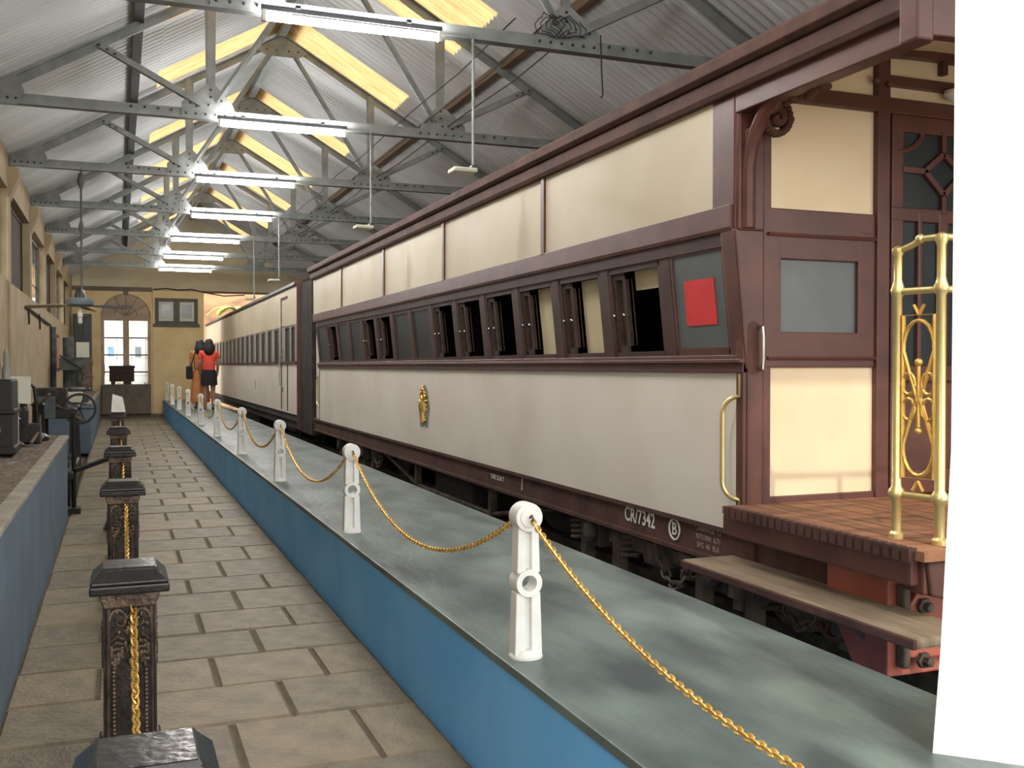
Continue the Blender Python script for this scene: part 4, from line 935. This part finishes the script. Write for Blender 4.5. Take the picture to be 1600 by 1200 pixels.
# hand pump / standing crane at the end of the plinth with a drawbar across the walkway
t = m_thing('hand_trolley', (-.36, 11.0, 0), 'black iron trolley standing past the near plinth, its drawbar reaching the pedestals')
obj('mast', MB().cyl((-.42, 10.95, .02), (-.42, 10.95, 1.0), .022, 10).box(-.50, -.36, 10.85, 11.05, 0, .05), 'black', t, smooth=False)
obj('drawbar', MB().beam((-.42, 10.9, .42), (-.06, 11.25, .52), .05, .045), 'black', t, bevel=.008)
obj('frame', MB().box(-1.1, -.42, 10.75, 12.6, .34, .42).box(-1.1, -1.05, 10.75, 12.6, .1, .4).box(-.5, -.44, 12.0, 12.6, 0, .4), 'black', t, bevel=.01)
for x, y in ((-.5, 11.4), (-1.05, 11.4), (-.5, 12.3), (-1.05, 12.3)):
    obj('wheel', MB().ring((x, y, .24), .19, .24, 'x', -.03, .03, 24).beam((x, y-.2, .24), (x, y+.2, .24), .02, .03).beam((x, y, .04), (x, y, .44), .02, .03, (1, 0, 0)), 'black', t)
# belt driven lathe with spoked wheel
t = m_thing('belt_lathe', (-.75, 14.6, 0), 'old black lathe with a spoked hand wheel and grey belt guard')
obj('bed', MB().box(-1.0, -.50, 13.9, 15.6, .80, .92), 'black', t, bevel=.015)
for y in (14.0, 15.5):
    for x in (-.95, -.55): obj('leg', MB().hexa([(x-.05, y-.06, 0), (x+.05, y-.06, 0), (x+.05, y+.06, 0), (x-.05, y+.06, 0), (x-.03, y-.03, .8), (x+.03, y-.03, .8), (x+.03, y+.03, .8), (x-.03, y+.03, .8)]), 'black', t)
obj('headstock', MB().box(-.98, -.62, 14.1, 14.5, .92, 1.18).cyl((-.80, 14.0, 1.08), (-.80, 14.7, 1.08), .09, 16), 'soot', t, bevel=.01)
obj('belt_guard', MB().box(-.98, -.74, 13.86, 13.9, .80, 1.08), 'bluegrey_machine', t, bevel=.01)
hw = MB().ring((-.46, 13.9, .92), .17, .20, 'y', -.02, .02, 24)
for q in range(5): a = q*2*math.pi/5; hw.beam((-.46, 13.9, .92), (-.46+.18*math.cos(a), 13.9, .92+.18*math.sin(a)), .02, .02, (0, 1, 0))
obj('hand_wheel', hw, 'black', t); obj('tail_rod', MB().cyl((-.75, 14.0, .97), (-.40, 13.88, .76), .02, 8), 'iron', t, smooth=True)
obj('chuck', MB().lathe([(.05, 0), (.10, .02), (.10, .1), (.04, .12)], (-.80, 14.7, 1.08), 'y', 16), 'iron', t, smooth=True)
# tall drilling machine on the far plinth
t = m_thing('drilling_machine', (-.7, 20.6, .8), 'tall grey green drilling machine on the far plinth')
obj('column', MB().cyl((-.88, 20.9, .8), (-.88, 20.9, 2.0), .10, 14).box(-1.1, -.52, 20.3, 21.2, .80, .90), 'green_grey', t, bevel=.01)
obj('gear_head', MB().box(-1.02, -.60, 20.4, 20.95, 1.38, 1.62).cyl((-.66, 20.5, 1.08), (-.66, 20.5, 1.72), .06, 12).cyl((-.66, 20.38, 1.52), (-.66, 20.6, 1.52), .13, 16), 'green_grey', t, bevel=.015)
obj('table', MB().lathe([(.05, -.15), (.05, 0), (.2, .01), (.2, .05)], (-.68, 20.5, 1.02), 'z', 18), 'steel', t, smooth=True)
for k in range(5): obj('gear', MB().lathe([(.07, -.025), (.09, -.02), (.09, .02), (.07, .025)], (-.56+.03*(k % 2), 20.36+.02*k, 1.12+.13*k), 'y', 12), 'iron', t, smooth=True)
obj('feed_arm', MB().cyl((-1.0, 20.3, 1.66), (-.62, 20.3, 1.40), .018, 8), 'black', t, smooth=True)
obj('notice_card', MB().box(-.72, -.50, 20.24, 20.25, 1.62, 1.90), 'placard', t, label='white notice card')
obj('drill_box', MB().box(-.98, -.62, 19.8, 20.2, .80, .99).box(-1.0, -.60, 19.78, 20.22, .93, .97), 'placard', None, 'pale tool chest with dark lid band at the front of the far plinth', 'chest', bevel=.01)
# conduit and framed picture on the left wall
wire('wall_conduit', [(XW+.02, 15.4, 2.28), (XW+.03, 18.5, 2.24), (XW+.03, 20.6, 2.22), (XW+.03, 20.7, 1.95), (XW+.03, 20.7, 1.0)], .018, 'cable', 'dark conduit running down the left wall beyond the fan', 'cable')
for i, y in enumerate((15.5, 17.6)): wire('hanging_hook', [(XW+.04, y, 2.28), (XW+.05, y, 2.12), (XW+.05, y+.02, 2.04)], .014, 'cable', ['near', 'far'][i]+' black hook hanging off the wall conduit', 'hook')
wire('wall_pipe', [(XW+.03, 12.98, .8), (XW+.03, 12.98, 3.4)], .016, 'plaster', 'slim painted pipe climbing the left wall past the first window', 'pipe')
pf_ = thing('wall_notice', (XW+.02, 22.3, 1.6), 'dark red framed notice board on left wall', 'notice')
obj('frame', MB().box(XW, XW+.06, 21.9, 22.9, 1.35, 2.1), 'brownpanel', pf_, bevel=.01); obj('board', MB().box(XW+.06, XW+.065, 21.98, 22.82, 1.42, 2.03), 'maroon_red', pf_)
obj('wall_post', MB().box(XW, XW+.10, 21.0, 21.12, .8, 2.2), 'green_grey', None, 'slim pale green post fixed to the left wall', 'post')

# ------------------------------------------------------------------ people on the platform
def skin_mesh(name, verts, edges, radii, root=0, sub=2, m_='skin'):
    me = bpy.data.meshes.new(name); me.from_pydata(verts, edges, []); o = bpy.data.objects.new(name, me); COL.objects.link(o)
    o.modifiers.new('skin', 'SKIN'); 
    for i, r in enumerate(radii): me.skin_vertices[0].data[i].radius = r if isinstance(r, tuple) else (r, r)
    me.skin_vertices[0].data[root].use_root = True
    s = o.modifiers.new('sub', 'SUBSURF'); s.levels = sub; s.render_levels = sub
    dg = bpy.context.evaluated_depsgraph_get(); out = bpy.data.meshes.new_from_object(o.evaluated_get(dg)); out.name = name
    bpy.data.objects.remove(o); out.materials.clear(); out.materials.append(MATS[m_]); out.shade_smooth(); return out
def person(x, y, lab, top, bottom, long_dress, bag):
    z = PZ
    t = thing('person', (x, y, z), lab, 'person', 'visitors on the platform')
    V = [(0, 0, .84), (0, .0, 1.0), (0, -.01, 1.16), (0, -.01, 1.28), (0, 0, 1.36), (0, .01, 1.43), (0, .02, 1.52)]
    Rr = [(.135, .10), (.12, .085), (.14, .09), (.13, .08), (.05, .05), (.075, .085), (.06, .07)]
    E_ = [(0, 1), (1, 2), (2, 3), (3, 4), (4, 5), (5, 6)]
    def ch(par, pts):
        p = par
        for q, r in pts: V.append(q); Rr.append(r); E_.append((p, len(V)-1)); p = len(V)-1
        return p
    for s in (-1, 1):
        ch(0, [((s*.085, 0, .74), .088), ((s*.085, .01, .45), .055), ((s*.085, -.02, .30), .055), ((s*.085, -.02, .08), .033), ((s*.09, .02, .035), .035), ((s*.10, .13, .02), .025)])
        hnd = ch(3, [((s*.16, 0, 1.28), .052), ((s*.20, .0, 1.05), .042), ((s*.19, .08, .86), .032), ((s*.185, .10, .79), (.018, .032))])
        for q in range(4): ch(hnd, [((s*(.185-.005*q), .115+.016*(q-1.5), .74), .009), ((s*(.18-.004*q), .12+.016*(q-1.5), .705+.008*abs(q-1.5)), .008)])
        ch(hnd, [((s*.165, .135, .76), .010), ((s*.155, .15, .735), .008)])
    body = skin_mesh('body', [(v[0]+x, v[1]+y, v[2]+z) for v in V], E_, Rr)
    bo = obj('body', body, None, t)
    face = MB().sphere((x, y+.105, z+1.455), (.013, .02, .022), 8, 5)
    obj('nose', face, 'skin', t, smooth=True)
    for s in (-1, 1):
        obj('eye', MB().sphere((x+s*.032, y+.088, z+1.475), (.014, .01, .008), 8, 5), 'hair', t, smooth=True)
        obj('ear', MB().sphere((x+s*.08, y+.01, z+1.455), (.012, .022, .032), 8, 5), 'skin', t, smooth=True)
    obj('mouth', MB().sphere((x, y+.093, z+1.415), (.024, .008, .006), 8, 4), 'maroon_red', t, smooth=True)
    tv = [(0, 0, .80 if not long_dress else .84), (0, 0, 1.0), (0, -.01, 1.16), (0, -.01, 1.27), (0, 0, 1.335)]
    te = [(0, 1), (1, 2), (2, 3), (3, 4)]; tr2 = [(.16, .12), (.15, .108), (.158, .108), (.145, .098), (.06, .06)]
    for s in (-1, 1):
        tv += [(s*.165, 0, 1.275), (s*.195, 0, 1.13)]; k = len(tv); te += [(3, k-2), (k-2, k-1)]; tr2 += [.066, .062]
    tm = skin_mesh('shirt', [(v[0]+x, v[1]+y, v[2]+z) for v in tv], te, tr2, 0, 2, top)
    obj('shirt', tm, None, t, label='coral red T-shirt' if top == 'coral' else 'orange tunic')
    if long_dress:
        obj('skirt', MB().lathe([(.15, .88), (.17, .80), (.19, .6), (.21, .35), (.225, .16), (.20, .15)], (x, y, z), 'z', 18), bottom, t, smooth=True, label='long orange skirt')
    else:
        sb = MB().lathe([(.14, .90), (.165, .84), (.178, .70), (.185, .56), (.165, .55), (.1, .60)], (x, y, z), 'z', 18)
        obj('shorts', sb, bottom, t, smooth=True, label='black shorts')
    hb = MB().sphere((x, y-.01, z+1.485), (.10, .115, .115), 14, 10).sphere((x, y-.06, z+1.37), (.125, .08, .17), 14, 10)
    obj('hair', hb, 'hair', t, smooth=True, label='dark shoulder length hair')
    for s in (-1, 1): obj('shoe', MB().sphere((x+s*.095, y+.06, z+.028), (.042, .12, .032), 10, 6), 'black', t, smooth=True)
    return t
person(1.90, 23.7, 'person seen from behind in coral T-shirt and black shorts', 'coral', 'blackcloth', False, False)
person(1.75, 24.25, 'person in long orange dress with a black shoulder bag', 'orange', 'orange', True, True)
t = thing('shoulder_bag', (1.49, 24.18, 1.2), 'black shoulder bag hanging at the side of the person in orange', 'bag')
obj('pouch', MB().box(1.44, 1.575, 24.08, 24.30, 1.16, 1.46), 'blackcloth', t, bevel=.03)
obj('strap', MB().tube([(1.53, 24.16, 1.44), (1.59, 24.12, 1.62), (1.645, 24.14, 1.80), (1.66, 24.25, 1.845), (1.64, 24.35, 1.78), (1.53, 24.24, 1.44)], .012, 6), 'blackcloth', t, smooth=True)

# ------------------------------------------------------------------ outdoors beyond the far opening
hl = MB(); random.seed(21); nx, ny = 26, 22
for i in range(nx+1):
    for j in range(ny+1):
        x = -14+40*i/nx; y = 38.5+26*j/ny
        hl.v.append((x, y, -.2+.36*max(0, (y-39))+random.uniform(-.35, .35)*min(1, j/3)))
for i in range(nx):
    for j in range(ny): hl.f.append((i*(ny+1)+j, (i+1)*(ny+1)+j, (i+1)*(ny+1)+j+1, i*(ny+1)+j+1))
structure('hillside', hl, 'hill', smooth=True)
def banana(x, y, z, lab, sc=1.0):
    t = thing('leafy_plant', (x, y, z), lab, 'plant')
    obj('stem', MB().cyl((x, y, z-.2), (x, y, z+.7*sc), .05*sc, 8), 'leaf', t, smooth=True)
    for k in range(7):
        a = k*.9+.3; b = MB(); n = 6; v = []
        for q in range(n+1):
            u = q/n; r_ = 1.15*sc*u; hgt = z+.7*sc+.75*sc*u-.95*sc*u*u; wd = .16*sc*math.sin(math.pi*min(1, u*.92+.06))
            for e in (-1, 0, 1): v.append((x+r_*math.cos(a)-e*wd*math.sin(a), y+r_*math.sin(a)+e*wd*math.cos(a), hgt-.05*abs(e)))
        f = []
        for q in range(n):
            for e in (0, 1): f.append((q*3+e, q*3+e+1, q*3+3+e+1, q*3+3+e))
        b.add(v, f); obj('leaf', b, 'leaf_light', t)
banana(4.55, 43.5, 3.1, 'bright green leafy plant on the earth bank beyond the back opening')
structure('wall_backdrop', MB().box(-5, 1.75, 35.0, 35.2, -.15, 3.6), 'white_wall')  # sunlit white backdrop, added so the door panes look bright
fe = thing('white_fence', (3.0, 37.6, 0), 'white paling fence beyond the back opening beside the far carriage', 'fence')
for k in range(9): obj('pale', MB().box(1.9+.12*k, 1.96+.12*k, 37.6, 37.63, 0, 2.35), 'white_paint', fe)
for z in (.6, 2.0): obj('fence_rail', MB().box(1.85, 3.0, 37.63, 37.67, z, z+.08), 'white_paint', fe)
# leafy tree added out of view to shade the walkway from the low sun
random.seed(9)
tr_ = thing('added_shade_tree', (2.0, -4.2, 0), 'leafy tree added unseen behind the camera to shade the entrance', 'tree')
obj('trunk', MB().tube([(1.5, -5.0, -.2), (1.6, -4.8, 2), (1.8, -4.4, 4), (2.0, -4.0, 6)], [.22, .18, .14, .05], 10), 'bark', tr_, smooth=True)
lf = MB(); cc = Vector((-.1, 2.0, 1.3))+SUN*9.2
for k in range(4200):
    while True:
        p = Vector([random.uniform(-1, 1) for _ in range(3)])
        if p.length < 1: break
    p = cc+Vector((p.x*1.8, p.y*1.6, p.z*2.1)); d = Vector([random.gauss(0, 1) for _ in range(3)]).normalized(); e = d.cross(Vector([random.gauss(0, 1) for _ in range(3)])).normalized()
    a, b = d*.17, e*.085
    lf.add([p-a, p+b, p+a, p-b], [(0, 1, 2, 3)])
obj('foliage', lf, 'leaf', tr_, kind='stuff')
